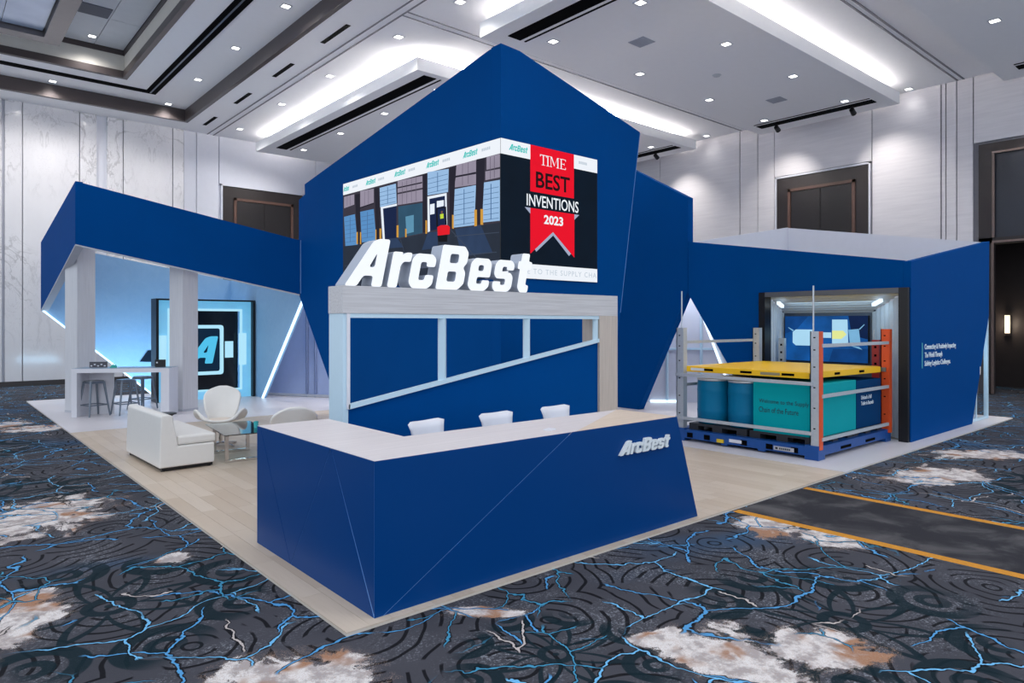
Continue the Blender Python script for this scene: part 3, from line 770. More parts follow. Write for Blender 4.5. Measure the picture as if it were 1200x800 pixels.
vw = root('led_video_wall', 'bright LED video wall folded round the tower corner', 'screen', (6.78, 8.11, 2.71))
MB().prism([(8.13, 4.86), (13.31, 4.94), (13.31, 2.71), (8.13, 2.71)], 'x', 6.785, 6.81).build('left_cabinet', BLACK, vw)
MB().box(6.785, 8.99, 8.115, 8.14, 2.71, 4.86).build('right_cabinet', BLACK, vw)
def pic(col, k=1.0, var=0.0): return glow('screen_colour', rgb(*col), k, (0.01, 0.01, 0.01, 1), var)
PICT = [
 ((58, 54, 66), .15, [[(13.3, 4.70), (8.13, 4.62), (8.13, 3.5), (13.3, 3.55)]]),
 ((40, 48, 62), .25, [[(13.3, 3.62), (11.98, 3.64), (11.09, 3.57), (10.12, 3.59), (9.4, 3.58), (8.13, 3.55), (8.13, 2.72), (13.3, 2.72)]]),
 ((148, 140, 158), .2, [[(12.56, 4.68), (12.01, 4.65), (12.01, 4.37), (12.56, 4.35)], [(11.12, 4.66), (10.28, 4.62), (10.28, 4.41), (11.12, 4.44)], [(11.12, 4.41), (10.28, 4.38), (10.28, 4.17), (11.12, 4.21)], [(9.26, 4.64), (8.73, 4.62), (8.73, 4.43), (9.28, 4.46)], [(9.28, 4.43), (8.73, 4.4), (8.73, 4.23), (9.33, 4.27)], [(8.46, 4.62), (8.13, 4.61), (8.13, 4.41), (8.46, 4.42)], [(8.49, 4.4), (8.13, 4.38), (8.13, 4.25), (8.49, 4.26)], [(13.26, 4.66), (12.81, 4.65), (12.81, 4.44), (13.26, 4.42)]]),
 ((88, 142, 196), .12, [[(13.26, 4.24), (12.78, 4.24), (12.67, 3.6), (13.2, 3.62)], [(12.56, 4.26), (12.01, 4.25), (11.91, 3.62), (12.49, 3.63)]]),
 ((152, 188, 226), .08, [[(11.78, 4.63), (11.18, 4.62), (11.15, 4.25), (11.76, 4.25)], [(10.12, 4.66), (9.48, 4.61), (9.5, 4.22), (10.12, 4.25)], [(9.31, 4.24), (8.73, 4.22), (8.77, 3.58), (9.35, 3.6)], [(8.53, 4.23), (8.13, 4.21), (8.13, 3.58), (8.57, 3.6)]]),
 ((46, 80, 104), .2, [[(11.1, 4.18), (10.28, 4.14), (10.28, 3.6), (11.09, 3.59)]]),
 ((20, 34, 70), .3, [[(11.65, 4.21), (11.16, 4.2), (11.16, 3.6), (11.57, 3.62)], [(10.06, 4.18), (9.59, 4.17), (9.57, 3.62), (10.04, 3.62)]]),
 ((36, 34, 46), .1, [[(12.78, 4.64), (12.56, 4.63), (12.56, 3.64), (12.67, 3.63)], [(11.98, 4.65), (11.81, 4.64), (11.74, 3.63), (11.9, 3.63)], [(10.28, 4.65), (10.12, 4.64), (10.13, 3.6), (10.26, 3.61)], [(9.46, 4.62), (9.28, 4.62), (9.35, 3.58), (9.45, 3.59)], [(8.71, 4.63), (8.49, 4.62), (8.57, 3.58), (8.76, 3.57)]]),
 ((232, 240, 252), 0, [[(11.74, 4.25), (11.65, 4.21), (11.58, 3.61), (11.66, 3.61)], [(11.74, 4.25), (11.14, 4.24), (11.14, 4.2), (11.65, 4.21)], [(10.12, 4.23), (9.54, 4.21), (9.59, 4.17), (10.06, 4.18)], [(9.54, 4.21), (9.59, 4.17), (9.57, 3.6), (9.52, 3.6)], [(10.12, 4.23), (10.06, 4.18), (10.04, 3.61), (10.11, 3.6)], [(10.04, 4.08), (9.9, 4.08), (9.9, 3.9), (10.04, 3.9)], [(9.83, 4.11), (9.62, 4.10), (9.62, 4.0), (9.83, 4.0)]]),
 ((92, 146, 176), .1, [[(10.84, 3.96), (10.56, 3.96), (10.56, 3.65), (10.81, 3.64)]]),
 ((44, 62, 92), .3, [[(11.58, 3.61), (11.14, 3.6), (10.9, 3.4), (11.9, 3.45)], [(10.1, 3.6), (9.8, 3.58), (9.8, 3.3), (10.3, 3.3)], [(9.3, 3.57), (8.6, 3.56), (8.3, 3.1), (9.1, 3.1)]]),
 ((206, 152, 62), .1, [[(10.18, 3.82), (10.13, 3.81), (10.13, 3.58), (10.18, 3.58)], [(9.38, 3.82), (9.33, 3.81), (9.33, 3.58), (9.38, 3.59)], [(8.77, 3.83), (8.7, 3.82), (8.7, 3.56), (8.77, 3.56)], [(8.61, 3.82), (8.54, 3.81), (8.54, 3.56), (8.61, 3.57)], [(11.15, 3.83), (11.08, 3.83), (11.08, 3.6), (11.15, 3.61)], [(10.85, 3.74), (10.8, 3.73), (10.8, 3.58), (10.85, 3.58)], [(12.71, 3.86), (12.65, 3.86), (12.65, 3.61), (12.71, 3.62)], [(12.56, 3.85), (12.51, 3.84), (12.51, 3.6), (12.56, 3.6)], [(11.94, 3.84), (11.9, 3.83), (11.9, 3.63), (11.94, 3.63)], [(11.78, 3.84), (11.71, 3.83), (11.71, 3.63), (11.78, 3.64)]]),
 ((16, 16, 22), 0, [[(9.81, 3.51), (9.51, 3.5), (9.52, 3.38), (9.78, 3.4)], [(9.85, 3.99), (9.81, 3.99), (9.79, 3.66), (9.84, 3.66)], [(9.59, 3.98), (9.55, 3.98), (9.53, 3.66), (9.57, 3.67)], [(9.81, 3.98), (9.58, 3.98), (9.58, 3.96), (9.81, 3.97)]]),
 ((226, 24, 38), .1, [[(9.81, 3.66), (9.7, 3.68), (9.5, 3.66), (9.44, 3.62), (9.45, 3.5), (9.8, 3.51)]]),
 ((196, 220, 60), 0, [[(9.73, 3.87), (9.63, 3.87), (9.62, 3.79), (9.72, 3.79)]]),
 ((120, 84, 70), 0, [[(9.7, 3.92), (9.65, 3.92), (9.65, 3.87), (9.7, 3.88)]]),
]
mb = MB(); mats = []
for k, (colr, var, polys) in enumerate(PICT):
    mats.append(pic(colr, 1.0, var))
    for q in polys: mb.add([(6.783 - k * .0005, y, z) for y, z in q], [tuple(range(len(q)))], k)
# thin joints of the roller doors
mats.append(pic((74, 108, 150)))
for y0, y1, z0, z1, n in ((8.77, 9.31, 3.62, 4.2, 7), (8.15, 8.53, 3.62, 4.18, 7), (9.5, 10.1, 4.27, 4.6, 4), (11.18, 11.76, 4.28, 4.6, 4), (12.0, 12.5, 3.7, 4.22, 6), (12.75, 13.2, 3.68, 4.2, 6)):
    for i in range(n):
        z = z0 + (z1 - z0) * i / n
        mb.add([(6.7745, y0, z), (6.7745, y1, z + .01), (6.7745, y1, z + .018), (6.7745, y0, z + .008)], [(0, 1, 2, 3)], len(mats) - 1)
    ym = (y0 + y1) / 2
    mb.add([(6.7745, ym - .01, z0), (6.7745, ym + .01, z0), (6.7745, ym + .01, z1), (6.7745, ym - .01, z1)], [(0, 1, 2, 3)], len(mats) - 1)
# wall ribs, cross rails and floor joints of the pictured hall
mats.append(pic((96, 88, 106))); mats.append(pic((62, 72, 90)))
def stroke(y0, z0, y1, z1, wd, mi):
    dy, dz = y1 - y0, z1 - z0; l = math.hypot(dy, dz); ny, nz = -dz / l * wd, dy / l * wd
    mb.add([(6.7742, y0 - ny, z0 - nz), (6.7742, y1 - ny, z1 - nz), (6.7742, y1 + ny, z1 + nz), (6.7742, y0 + ny, z0 + nz)], [(0, 1, 2, 3)], mi)
for y0, y1, z0, z1 in ((12.05, 12.52, 4.37, 4.65), (10.32, 11.1, 4.2, 4.62), (8.77, 9.24, 4.27, 4.62), (8.16, 8.45, 4.26, 4.6), (12.84, 13.24, 4.45, 4.65)):
    n = max(3, int((y1 - y0) / .13))
    for i in range(1, n): stroke(y0 + (y1 - y0) * i / n, z0, y0 + (y1 - y0) * i / n, z1, .006, len(mats) - 2)
for y0, z0, y1, z1 in ((9.4, 3.56, 8.3, 2.75), (11.0, 3.55, 10.6, 2.75), (12.4, 3.6, 12.9, 2.8), (13.2, 3.2, 8.2, 3.1), (8.14, 3.4, 9.3, 3.45)):
    stroke(y0, z0, y1, z1, .006, len(mats) - 1)
for y0, z0, y1, z1 in ((10.28, 4.5, 11.12, 4.53), (8.73, 4.42, 9.3, 4.44), (12.0, 4.36, 12.56, 4.34)): stroke(y0, z0, y1, z1, .012, 7)
mb.build('warehouse_picture', mats, vw)
SWHITE = pic((238, 243, 250)); SRED = pic((232, 8, 38)); SNAVY = pic((2, 18, 34), 1, .3); LOGO_TEAL = pic((44, 196, 190)); SGREY = pic((192, 204, 216)); SBLK = pic((30, 6, 14)); SFOLD = pic((160, 170, 196))
MB().add([(6.782, 13.3, 4.935), (6.782, 8.118, 4.855), (6.782, 8.118, 4.617), (6.782, 13.3, 4.70)], [(0, 1, 2, 3)]).build('header_band', SWHITE, vw)
def small_logo(axis, a, z, wd, h):
    for me in name_letters(wd, h, .001, .3): 
        (face_x(me, 6.78, a, z) if axis == 'x' else face_y(me, a, 8.111, z))
        yield me
def join_meshes(ms, name, m, parent):
    mb = MB()
    for me in ms: mb.add([tuple(v.co) for v in me.vertices], [tuple(p.vertices) for p in me.polygons])
    return mb.build(name, m, parent)
for y, z in ((13.28, 4.77), (12.33, 4.755), (11.24, 4.75), (10.16, 4.73), (9.08, 4.71)):
    join_meshes(list(small_logo('x', y, z, .40 if y < 13 else .26, .10)), 'logo_text', LOGO_TEAL, vw)
    yb = y - .5 if y < 13 else y - .4                # too blurred to read in the photograph: five grey marks
    mb = MB()
    for q in range(5): mb.box(6.7795, 6.781, yb - q * .045 - .032, yb - q * .045, z + .02, z + .065)
    mb.build('band_marks', SGREY, vw)['kind'] = 'stuff'
MB().add([(6.784, 8.113, 2.712), (8.985, 8.113, 2.712), (8.985, 8.113, 4.858), (6.784, 8.113, 4.858)], [(0, 1, 2, 3)]).build('navy_picture', SNAVY, vw)
MB().add([(6.784, 8.112, 4.617), (8.985, 8.112, 4.622), (8.985, 8.112, 4.857), (6.784, 8.112, 4.857)], [(0, 1, 2, 3)]).build('header_band', SWHITE, vw)
MB().add([(6.784, 8.112, 2.713), (8.985, 8.112, 2.713), (8.985, 8.112, 2.945), (6.784, 8.112, 2.945)], [(0, 1, 2, 3)]).build('footer_band', SWHITE, vw)
join_meshes(list(small_logo('y', 6.95, 4.70, .40, .10)), 'logo_text', LOGO_TEAL, vw)
mb = MB()
for q in range(5): mb.box(8.52 + q * .042, 8.55 + q * .042, 8.1105, 8.1115, 4.72, 4.765)
mb.build('band_marks', SGREY, vw)['kind'] = 'stuff'
link_mesh(face_y(text_mesh('E TO THE SUPPLY CHA', 1.62, .085, .001, space=1.25), 7.34, 8.111, 2.79), 'footer_text', SGREY, vw)
rb = MB(); Y1 = 8.111
rb.add([(7.4, Y1, 4.11), (8.4, Y1, 4.11), (8.4, Y1, 4.857), (7.4, Y1, 4.857)], [(0, 1, 2, 3)])
rb.add([(7.4, Y1, 3.845), (8.41, Y1, 3.845), (8.41, Y1, 3.11), (7.905, Y1, 3.5), (7.4, Y1, 3.11)], [(0, 1, 3), (0, 3, 4), (1, 2, 3)])
rb.build('red_ribbon', SRED, vw)
fd = MB()
for q in ([(7.28, 3.845), (7.4, 3.845), (7.4, 3.75)], [(8.41, 3.845), (8.53, 3.845), (8.41, 3.75)], [(7.905, 3.5), (8.33, 3.17), (8.28, 3.13), (7.88, 3.47)], [(7.905, 3.5), (7.53, 3.21), (7.50, 3.19), (7.53, 3.15), (7.93, 3.46)]):
    fd.add([(x, 8.1108 if i < 2 else 8.1118, z) for i, (x, z) in enumerate([(a, b_) for a, b_ in q])], [tuple(range(len(q)))])
fd.build('ribbon_fold', SFOLD, vw)
# serif capitals TIME
def serif(ch):
    t = .055; s_ = .02; B = lambda x0, x1, y0, y1: [(x0, y0), (x1, y0), (x1, y1), (x0, y1)]
    if ch == 'T': return [B(.10, .155, 0, 1), B(.03, .225, 0, .05), B(-.06, .315, .93, 1), B(-.06, -.025, .80, 1), B(.28, .315, .80, 1)], .30
    if ch == 'I': return [B(.05, .11, 0, 1), B(0, .16, 0, .05), B(0, .16, .95, 1)], .21
    if ch == 'M': return [B(.03, .06, 0, 1), B(.41, .475, 0, 1), [(.03, 1), (.10, 1), (.265, .22), (.235, .1)], [(.235, .1), (.265, .22), (.405, 1), (.44, 1)], B(-.02, .11, 0, .05), B(.36, .525, 0, .05), B(-.02, .08, .95, 1), B(.41, .525, .95, 1)], .57
    return [B(.04, .10, 0, 1), B(0, .34, 0, .06), B(0, .34, .94, 1), B(.10, .25, .48, .54), B(.31, .34, 0, .2), B(.31, .34, .8, 1), B(.23, .255, .4, .62)], .36
x = 7.635; mb = MB()
for ch in 'TIME':
    q, adv = serif(ch)
    for p in q: mb.add([(x + u * .40, 8.1095, 4.565 + v * .17) for u, v in p], [tuple(range(len(p)))])
    x += adv * .40
mb.build('ribbon_title', SWHITE, vw)
link_mesh(face_y(text_mesh('BEST', .78, .265, .001, .018), 7.52, 8.1095, 4.185), 'ribbon_text', SBLK, vw)
link_mesh(face_y(text_mesh('INVENTIONS', 1.19, .19, .001, .008), 7.32, 8.1095, 3.875), 'ribbon_text', SWHITE, vw)
link_mesh(face_y(text_mesh('2023', .44, .15, .001, .03), 7.70, 8.1095, 3.615), 'ribbon_text', SWHITE, vw)

# ------------------------------------------------------------------ blue wing wall right of the tower
wg = root('wing_wall', 'blue wing wall with slanted foot between the tower and the right pavilion', 'wall', (12.6, 9.5, 0))
MB().prism([(8.755, 2.68), (8.755, 4.726), (11.3, 6.17), (11.3, 0), (10.1, 0)], 'x', 12.6, 12.8).build('panel', BLUE, wg, bevel=.003)

# right pavilion
pv = root('right_pavilion', 'right blue pavilion with an open white inside and container doorway', 'pavilion', (12.6, 4.35, 0))
MB().prism([(8.745, 2.64), (8.745, 3.765), (4.452, 3.062), (4.452, 2.60), (7.05, 2.60), (7.05, .03)], 'x', 12.6, 12.75).build('front_wall', BLUE, pv)
MB().prism([(12.6, 0), (12.6, 3.04), (16.95, 3.71), (16.92, 2.15), (15.83, 0)], 'y', 4.33, 4.45).build('side_wall', BLUE, pv)
MB().prism([(12.75, 0), (12.75, 3.03), (16.93, 3.69), (16.9, 2.15), (15.8, 0)], 'y', 4.45, 4.47).build('side_liner', WHITE_WALL, pv)
MB().prism([(4.45, 3.70), (8.75, 4.455), (8.75, 0), (6.5, 0), (4.45, 2.15)], 'x', 16.9, 17.0).build('back_wall', WHITE_WALL, pv)
MB().prism([(12.75, 3.765), (16.9, 4.455), (16.9, 0), (14.6, 0), (12.95, 2.62)], 'y', 8.70, 8.80).build('left_wall', WHITE_WALL, pv)
MB().prism([(8.76, 2.66), (7.62, 0), (7.06, 0), (7.06, 2.66)], 'x', 12.9, 12.93).build('inner_panel', WHITE_WALL, pv)
# white room seen through the slanted gap
MB().slab([(13.3, 11.6, 0), (15.6, 9.3, 0), (15.6, 9.3, 3.0), (13.3, 11.6, 3.0)], (.7, .7, 0), .06).build('inner_room_wall', WHITE_WALL, pv)
MB().bar((14.0, 10.86, 1.35), (15.3, 9.56, 1.35), .05).bar((14.3, 10.55, 0), (14.3, 10.55, 3), .05).bar((14.9, 9.95, 0), (14.9, 9.95, 3), .05).build('inner_frame', FRAME, pv)
LEDW = glow('led_strip', rgb(214, 236, 255), 2.0)
MB().bar((12.86, 8.75, 2.60), (12.86, 7.62, .01), .035).build('led_strip', LEDW, pv)
MB().bar((14.0, 10.84, .03), (14.55, 10.29, .03), .05).build('led_base_strip', LEDW, pv)
# lettering on the side wall
TXT = mat('pale_lettering', rgb(236, 246, 250), 0.5)
for k, (t, wd) in enumerate((('Connecting & Positively Impacting', 1.62), ('The World Through', .88), ('Solving Logistics Challenges.', 1.32))):
    link_mesh(face_y(text_mesh(t, wd, .12, .006, .02), 13.22, 4.329, 1.515 - k * .145), 'wall_lettering', TXT, pv)
MB().box(13.08, 13.11, 4.322, 4.33, 1.22, 1.66).build('teal_bar', mat('teal_bar', rgb(80, 176, 190), 0.5), pv)
# glazed corner at the foot of the side wall
GLS = glass('clear_glass')
MB().add([(15.85, 4.40, .02), (17.0, 4.40, .02), (17.0, 4.40, 2.6), (16.95, 4.40, 2.6)], [(0, 1, 2, 3)]).build('corner_pane', GLS, pv)
MB().bar((17.0, 4.40, 0), (17.0, 4.40, 3.4), .07).bar((15.9, 4.40, .03), (17.0, 4.40, .03), .05).bar((16.35, 4.42, 0), (16.35, 4.42, 1.3), .05).build('pane_frame', FRAME, pv)
MB().tube((16.33, 4.34, .95), (16.33, 4.34, 1.12), .02, 8).build('door_handle', CHROME, pv)
lamp('AREA', 'pavilion_corner_light', (16.2, 4.9, 1.4), 9, (.6, .8, 1), (math.radians(90), 0, math.radians(180)), size=.3)

# container doorway: black frame and corrugated tapering sides
cn = root('container_doorway', 'grey framed container mouth with corrugated white sides in the right pavilion', 'container', (12.6, 5.7, 0))
MB().box(12.52, 12.76, 6.92, 7.05, 0, 2.60).box(12.52, 12.76, 4.35, 4.50, 0, 2.60).build('frame_post', BLACK, cn)
MB().box(12.52, 12.76, 4.50, 6.92, 2.51, 2.60).build('frame_head', mat('frame_grey', rgb(96, 100, 106), 0.4, 0.3), cn)
A0 = {'l': (12.7, 6.92), 'r': (12.7, 4.5)}; A1 = {'l': (13.5, 7.03), 'r': (13.5, 5.31)}
COR = mat('container_white', rgb(196, 208, 222), 0.35, 0.1, 0.08, 5)
N = 14
def corr(i): return .03 if i % 4 in (1, 2) else 0.0
sides = {}
for sd, sgn in (('l', 1), ('r', -1)):
    vs, fs = [], []
    for i in range(4 * 7 + 1):
        t = i / 28
        x = 12.7 + .8 * t; y = A0[sd][1] + (A1[sd][1] - A0[sd][1]) * t + sgn * corr(i)
        zt = 2.51 - .31 * t
        vs += [(x, y, 0), (x, y, zt)]
    fs = [(2 * i, 2 * i + 2, 2 * i + 3, 2 * i + 1) for i in range(28)]
    MB().add(vs, fs).build('corrugated_side', COR, cn)
vs = []
for i in range(29):
    t = i / 28; x = 12.7 + .8 * t; z = 2.51 - .31 * t + corr(i)
    vs += [(x, 6.92 + .11 * t, z), (x, 4.5 + .81 * t, z)]
MB().add(vs, [(2 * i, 2 * i + 1, 2 * i + 3, 2 * i + 2) for i in range(28)]).build('corrugated_roof', COR, cn)
MB().box(13.5, 13.55, 5.2, 7.1, 0, 2.25).build('back_panel', mat('back_panel', rgb(70, 80, 96), 0.5), cn)
MB().add([(12.7, 4.5, .004), (12.7, 6.92, .004), (13.5, 7.03, .004), (13.5, 5.31, .004)], [(0, 1, 2, 3)]).build('inner_floor', mat('ply_floor', rgb(120, 112, 104), 0.6), cn)
for y in (6.75, 4.85):
    MB().bar((12.72, y, 2.40), (12.95, y + (.03 if y > 6 else .22), 2.33), .06).build('corner_light', glow('niche_lamp', rgb(230, 245, 255), 1.2), cn)
lamp('AREA', 'container_light', (12.9, 5.8, 2.35), 5, (.6, .86, 1), (0, math.radians(-25), 0), shape='RECTANGLE', size=.3, size_y=1.8)

tv = root('wall_television', 'wide television showing a blue truck picture inside the container', 'television', (13.45, 6.2, 1.7))
MB().box(13.42, 13.5, 5.35, 6.97, 1.25, 2.14).build('casing', BLACK, tv)
tp = MB(); tm = [pic((16, 78, 146), 1, .7), pic((168, 214, 240), 1, .1), pic((120, 176, 214), 1, .2), pic((226, 232, 150), 1, 0), pic((8, 30, 70), 1, .4), pic((10, 60, 120), 1, .6)]
def scr(poly, mi, lay):
    tp.add([(13.418 - lay * .001, 6.97 - u * 1.62, 2.14 - v * .89) for u, v in poly], [tuple(range(len(poly)))], mi)
scr([(0, 0), (1, 0), (1, 1), (0, 1)], 0, 0)
scr([(.78, 0), (1, 0), (1, .5), (.82, .42)], 4, 1); scr([(.6, .72), (1, .7), (1, 1), (.55, 1)], 5, 1); scr([(0, 0), (.3, 0), (.15, .3), (0, .4)], 5, 1)
scr([(.10, .36), (.14, .30), (.36, .30), (.36, .66), (.14, .66), (.10, .60)], 1, 2)
scr([(.36, .36), (.58, .36), (.58, .48), (.36, .48)], 1, 2)
scr([(.59, .08), (.77, .08), (.78, .60), (.59, .60)], 1, 2)
scr([(.59, .32), (.72, .32), (.76, .40), (.70, .50), (.59, .50)], 3, 3)
scr([(.78, .30), (.90, .28), (.92, .60), (.80, .62)], 2, 3)
scr([(.90, .28), (.96, .18), (.965, .19), (.91, .30)], 2, 3); scr([(.10, .34), (.04, .26), (.045, .25), (.12, .32)], 2, 3); scr([(.8, .64), (.9, .66), (.94, .72), (.9, .70)], 2, 3)
tp.build('screen_picture', tm, tv)

# ------------------------------------------------------------------ freight rig in front of the container
rg = root('freight_rig', 'freight loading rig on a blue base with silver and orange corner posts', 'rig', (11.2, 5.85, 0))
RBLUE = mat('blue_steel', rgb(20, 78, 150), 0.4, 0.2, 0.1, 9)
ORANGE = mat('orange_steel', rgb(226, 84, 34), 0.4, 0.1, 0.08, 9)
bs = MB()
bs.box(9.862, 12.5, 4.62, 4.80, .06, .20); bs.box(9.862, 12.5, 6.94, 7.12, .06, .20)
bs.box(9.86, 10.02, 4.80, 6.94, .05, .19); bs.box(12.34, 12.5, 4.80, 6.94, .05, .19)
for x in (9.856, 12.3):
    for y in (4.614, 6.92): bs.box(x, x + .21, y, y + .21, .0, .21)
for y in (5.45, 6.1): bs.box(9.863, 12.49, y, y + .12, .02, .17)
bs.box(9.88, 12.48, 4.66, 7.08, .12, .15)
base = bs.build('base_frame', RBLUE, rg, bevel=.004)
for y in (4.92, 5.32, 5.75, 6.42, 6.75): MB().box(9.853, 9.862, y, y + .11, .07, .15).build('fork_pocket', DARK, rg)
for x in (10.6, 11.5): MB().box(x, x + .35, 4.612, 4.625, .09, .13).build('fork_pocket', DARK, rg)
MB().box(9.850, 9.862, 4.98, 5.30, .075, .135).build('maker_plate', mat('maker_plate', rgb(180, 180, 184), 0.5), rg)
mb = MB().box(9.848, 9.8505, 5.235, 5.275, .09, .12)
for k in range(6): mb.box(9.848, 9.8505, 5.19 - k * .03, 5.21 - k * .03, .09, .118)
mb.build('plate_marks', BLACK, rg)['kind'] = 'stuff'
MB().box(9.850, 9.862, 5.84, 6.06, .09, .14).build('white_label', WHITE, rg)
MB().box(9.835, 9.862, 6.16, 6.28, .06, .115).build('yellow_latch', mat('yellow_latch', rgb(226, 190, 40), 0.5), rg)
def post(x, y, z1, front, side, slots=True):
    """channel post: web faces -X, flanges run back"""
    p = MB().box(x, x + .015, y, y + .13, .15, z1).box(x, x + .10, y + .115, y + .13, .15, z1).build('corner_post', front, rg)
    q = MB().box(x + .002, x + .11, y - .012, y + .002, .15, z1).build('post_flange', side, rg)
    if side is ORANGE: q['label'] = 'orange steel flange'
    for z in ([.45, .75, 1.05, 1.35, 1.6, 1.78] if slots else []):
        MB().box(x - .002, x + .001, y + .05, y + .08, z, z + .018).build('slot', DARK, p)
    return p
post(9.88, 4.62, 1.88, STEEL, ORANGE)
post(12.38, 4.60, 1.90, ORANGE, ORANGE)
post(9.9, 6.98, 1.92, STEEL, STEEL)
post(12.36, 6.96, 1.91, mat('pale_steel', rgb(206, 206, 200), 0.4, 0.3, 0.1, 20), STEEL)
rl = lambda p, q, t=.05: MB().bar(p, q, .03, t).build('rail', STEEL, rg)
rl((9.87, 4.70, 1.11), (9.87, 7.10, 1.12)); rl((9.87, 4.70, .385), (9.87, 7.10, .385))
for z in (1.67, .93, .30): rl((9.95, 4.61, z), (12.42, 4.61, z)); rl((9.95, 7.09, z), (12.42, 7.09, z))
MB().tube((9.92, 4.72, 1.88), (9.92, 4.72, 2.55), .012, 6).build('antenna', STEEL, rg)
MB().tube((9.93, 7.02, 1.92), (9.93, 7.02, 2.55), .012, 6).build('antenna', STEEL, rg)
# raised yellow deck
YEL = mat('yellow_steel', rgb(252, 196, 12), 0.4, 0, 0.05, 6)
dk = MB().prism([(10.0, 4.82), (12.3, 4.70), (12.45, 4.80), (12.45, 6.98), (10.0, 7.0)], 'z', 1.17, 1.265).build('yellow_deck', YEL, rg, bevel=.006)
for y in (5.05, 5.75, 6.45): MB().box(9.994, 10.004, y, y + .20, 1.20, 1.235).build('deck_slot', DARK, dk)
for x, sy in ((10.75, 4.776), (11.55, 4.735)): MB().box(x, x + .16, sy - .01, sy + .01, 1.20, 1.235).build('deck_slot', DARK, dk)
MB().box(9.992, 10.002, 6.62, 6.88, 1.195, 1.24).build('deck_label', WHITE, dk)
MB().box(9.992, 10.002, 5.28, 5.6, 1.195, 1.235).build('deck_label', mat('grey_label', rgb(150, 140, 110), 0.6), dk)
for x, y in ((9.97, 4.75), (12.38, 4.68), (9.97, 7.02)):
    MB().box(x - .02, x + .10, y - .04, y + .04, 1.18, 1.25).build('deck_latch', GUNMETAL, dk)

# pallets on the base
PAL = mat('black_plastic', rgb(44, 46, 52), 0.55, 0, 0.1, 10)
def pallet(label, x0, y0, lx=1.22, ly=1.08):
    t = root('pallet', label, 'pallet', (x0, y0, .15), 'black plastic pallets on the rig')
    MB().box(x0, x0 + lx, y0, y0 + ly, .265, .30).build('deck', PAL, t)
    for i in range(3):
        for j in range(3):
            bx, by = x0 + i * (lx - .18) / 2, y0 + j * (ly - .18) / 2
            MB().box(bx, bx + .18, by, by + .18, .175, .265).build('foot_block', PAL, t)
    for j in range(3): 
        by = y0 + j * (ly - .18) / 2
        MB().box(x0, x0 + lx, by, by + .18, .152, .175).build('skid', PAL, t)
    return t
pallet('black pallet under the light teal box', 9.99, 4.70)
pallet('black pallet under the two drums', 9.99, 5.83)
pallet('black pallet under the navy box', 11.23, 4.70, 1.12)
pallet('black pallet under the plain teal box behind the drums', 11.23, 5.83, 1.12)
TEAL = mat('teal_card', rgb(0, 158, 166), 0.6, 0, 0.05, 2, spec=0.1)
NAVY = mat('navy_card', rgb(0, 58, 104), 0.6, 0, 0.05, 2, spec=0.05)
def carton(name, label, x0, x1, y0, y1, z1, m):
    t = root(name, label, 'box', (x0, y0, .30), 'boxes on the freight rig')
    MB().box(x0, x1, y0, y1, .30, z1).build('body', m, t, bevel=.008)
    return t
t = carton('cargo_box', 'light teal box printed Welcome to the Supply Chain of the Future', 9.99, 11.36, 4.71, 5.72, 1.09, TEAL)
PRT = mat('dark_print', rgb(12, 48, 62), 0.6)
for k, (s_, wd) in enumerate((('Welcome to the Supply', .80), ('Chain of the Future', .64))):
    link_mesh(face_x(text_mesh(s_, wd, .085, .002, .004), 9.989, 5.62, .735 - k * .125), 'printed_line', PRT, t)
t = carton('cargo_box', 'navy box printed Unload a Full Trailer in Seconds', 11.38, 12.34, 4.71, 5.72, 1.07, NAVY)
for k, (s_, wd) in enumerate((('Unload a Full', .40), ('Trailer in Seconds', .48))):
    link_mesh(face_y(text_mesh(s_, wd, .065, .002, .01), 11.55, 4.709, .76 - k * .095), 'printed_line', TXT, t)
carton('cargo_box', 'plain teal box standing behind the drums', 11.25, 12.33, 5.86, 6.86, 1.10, mat('deep_teal_card', rgb(14, 96, 112), 0.55))
DRUM = mat('blue_drum_plastic', rgb(0, 112, 154), 0.45, 0, 0.05, 3, spec=0.2)
def drum(label, x, y):
    t = root('drum', label, 'drum', (x, y, .30), 'blue drums on the rig')
    MB().lathe([(.25, .30), (.275, .32), (.28, .5), (.284, .52), (.28, .54), (.28, .84), (.284, .86), (.28, .88), (.275, 1.02), (.255, 1.04)], (x, y, 0), 32).build('body', DRUM, t, smooth=True)
    MB().lathe([(.283, 1.03), (.288, 1.045), (.283, 1.06)], (x, y, 0), 32).build('clamp_ring', STEEL, t)
    MB().lathe([(.262, 1.04), (.27, 1.056), (.10, 1.058)], (x, y, 0), 32).build('lid', BLACK, t)
    return t
drum('left blue drum of the pair facing the counter', 10.30, 6.62)
drum('right blue drum, next to the light teal box', 10.30, 6.03)
drum('blue drum half hidden behind the left drum', 10.92, 6.62)
for lb, x, y, m, z1 in (('grey slotted post standing inside the container on the left', 13.05, 6.84, STEEL, 1.70), ('red slotted post standing inside the container on the right', 13.05, 5.06, mat('red_steel', rgb(176, 44, 44), 0.4), 1.70)):
    t = root('slotted_post', lb, 'post', (x, y, 0), 'posts inside the container')
    MB().box(x - .04, x + .04, y - .06, y + .06, 0, z1).build('shaft', m, t)
    MB().tube((x, y + .04, z1), (x, y + .04, z1 + .17), .012, 6).build('pin', STEEL, t)
    MB().box(x - .1, x + .1, y - .1, y + .1, 0.004, .02).build('foot_plate', STEEL, t)
    for z in (1.25, 1.4, 1.55): MB().box(x - .042, x - .039, y - .02, y + .02, z, z + .04).build('slot', DARK, t)

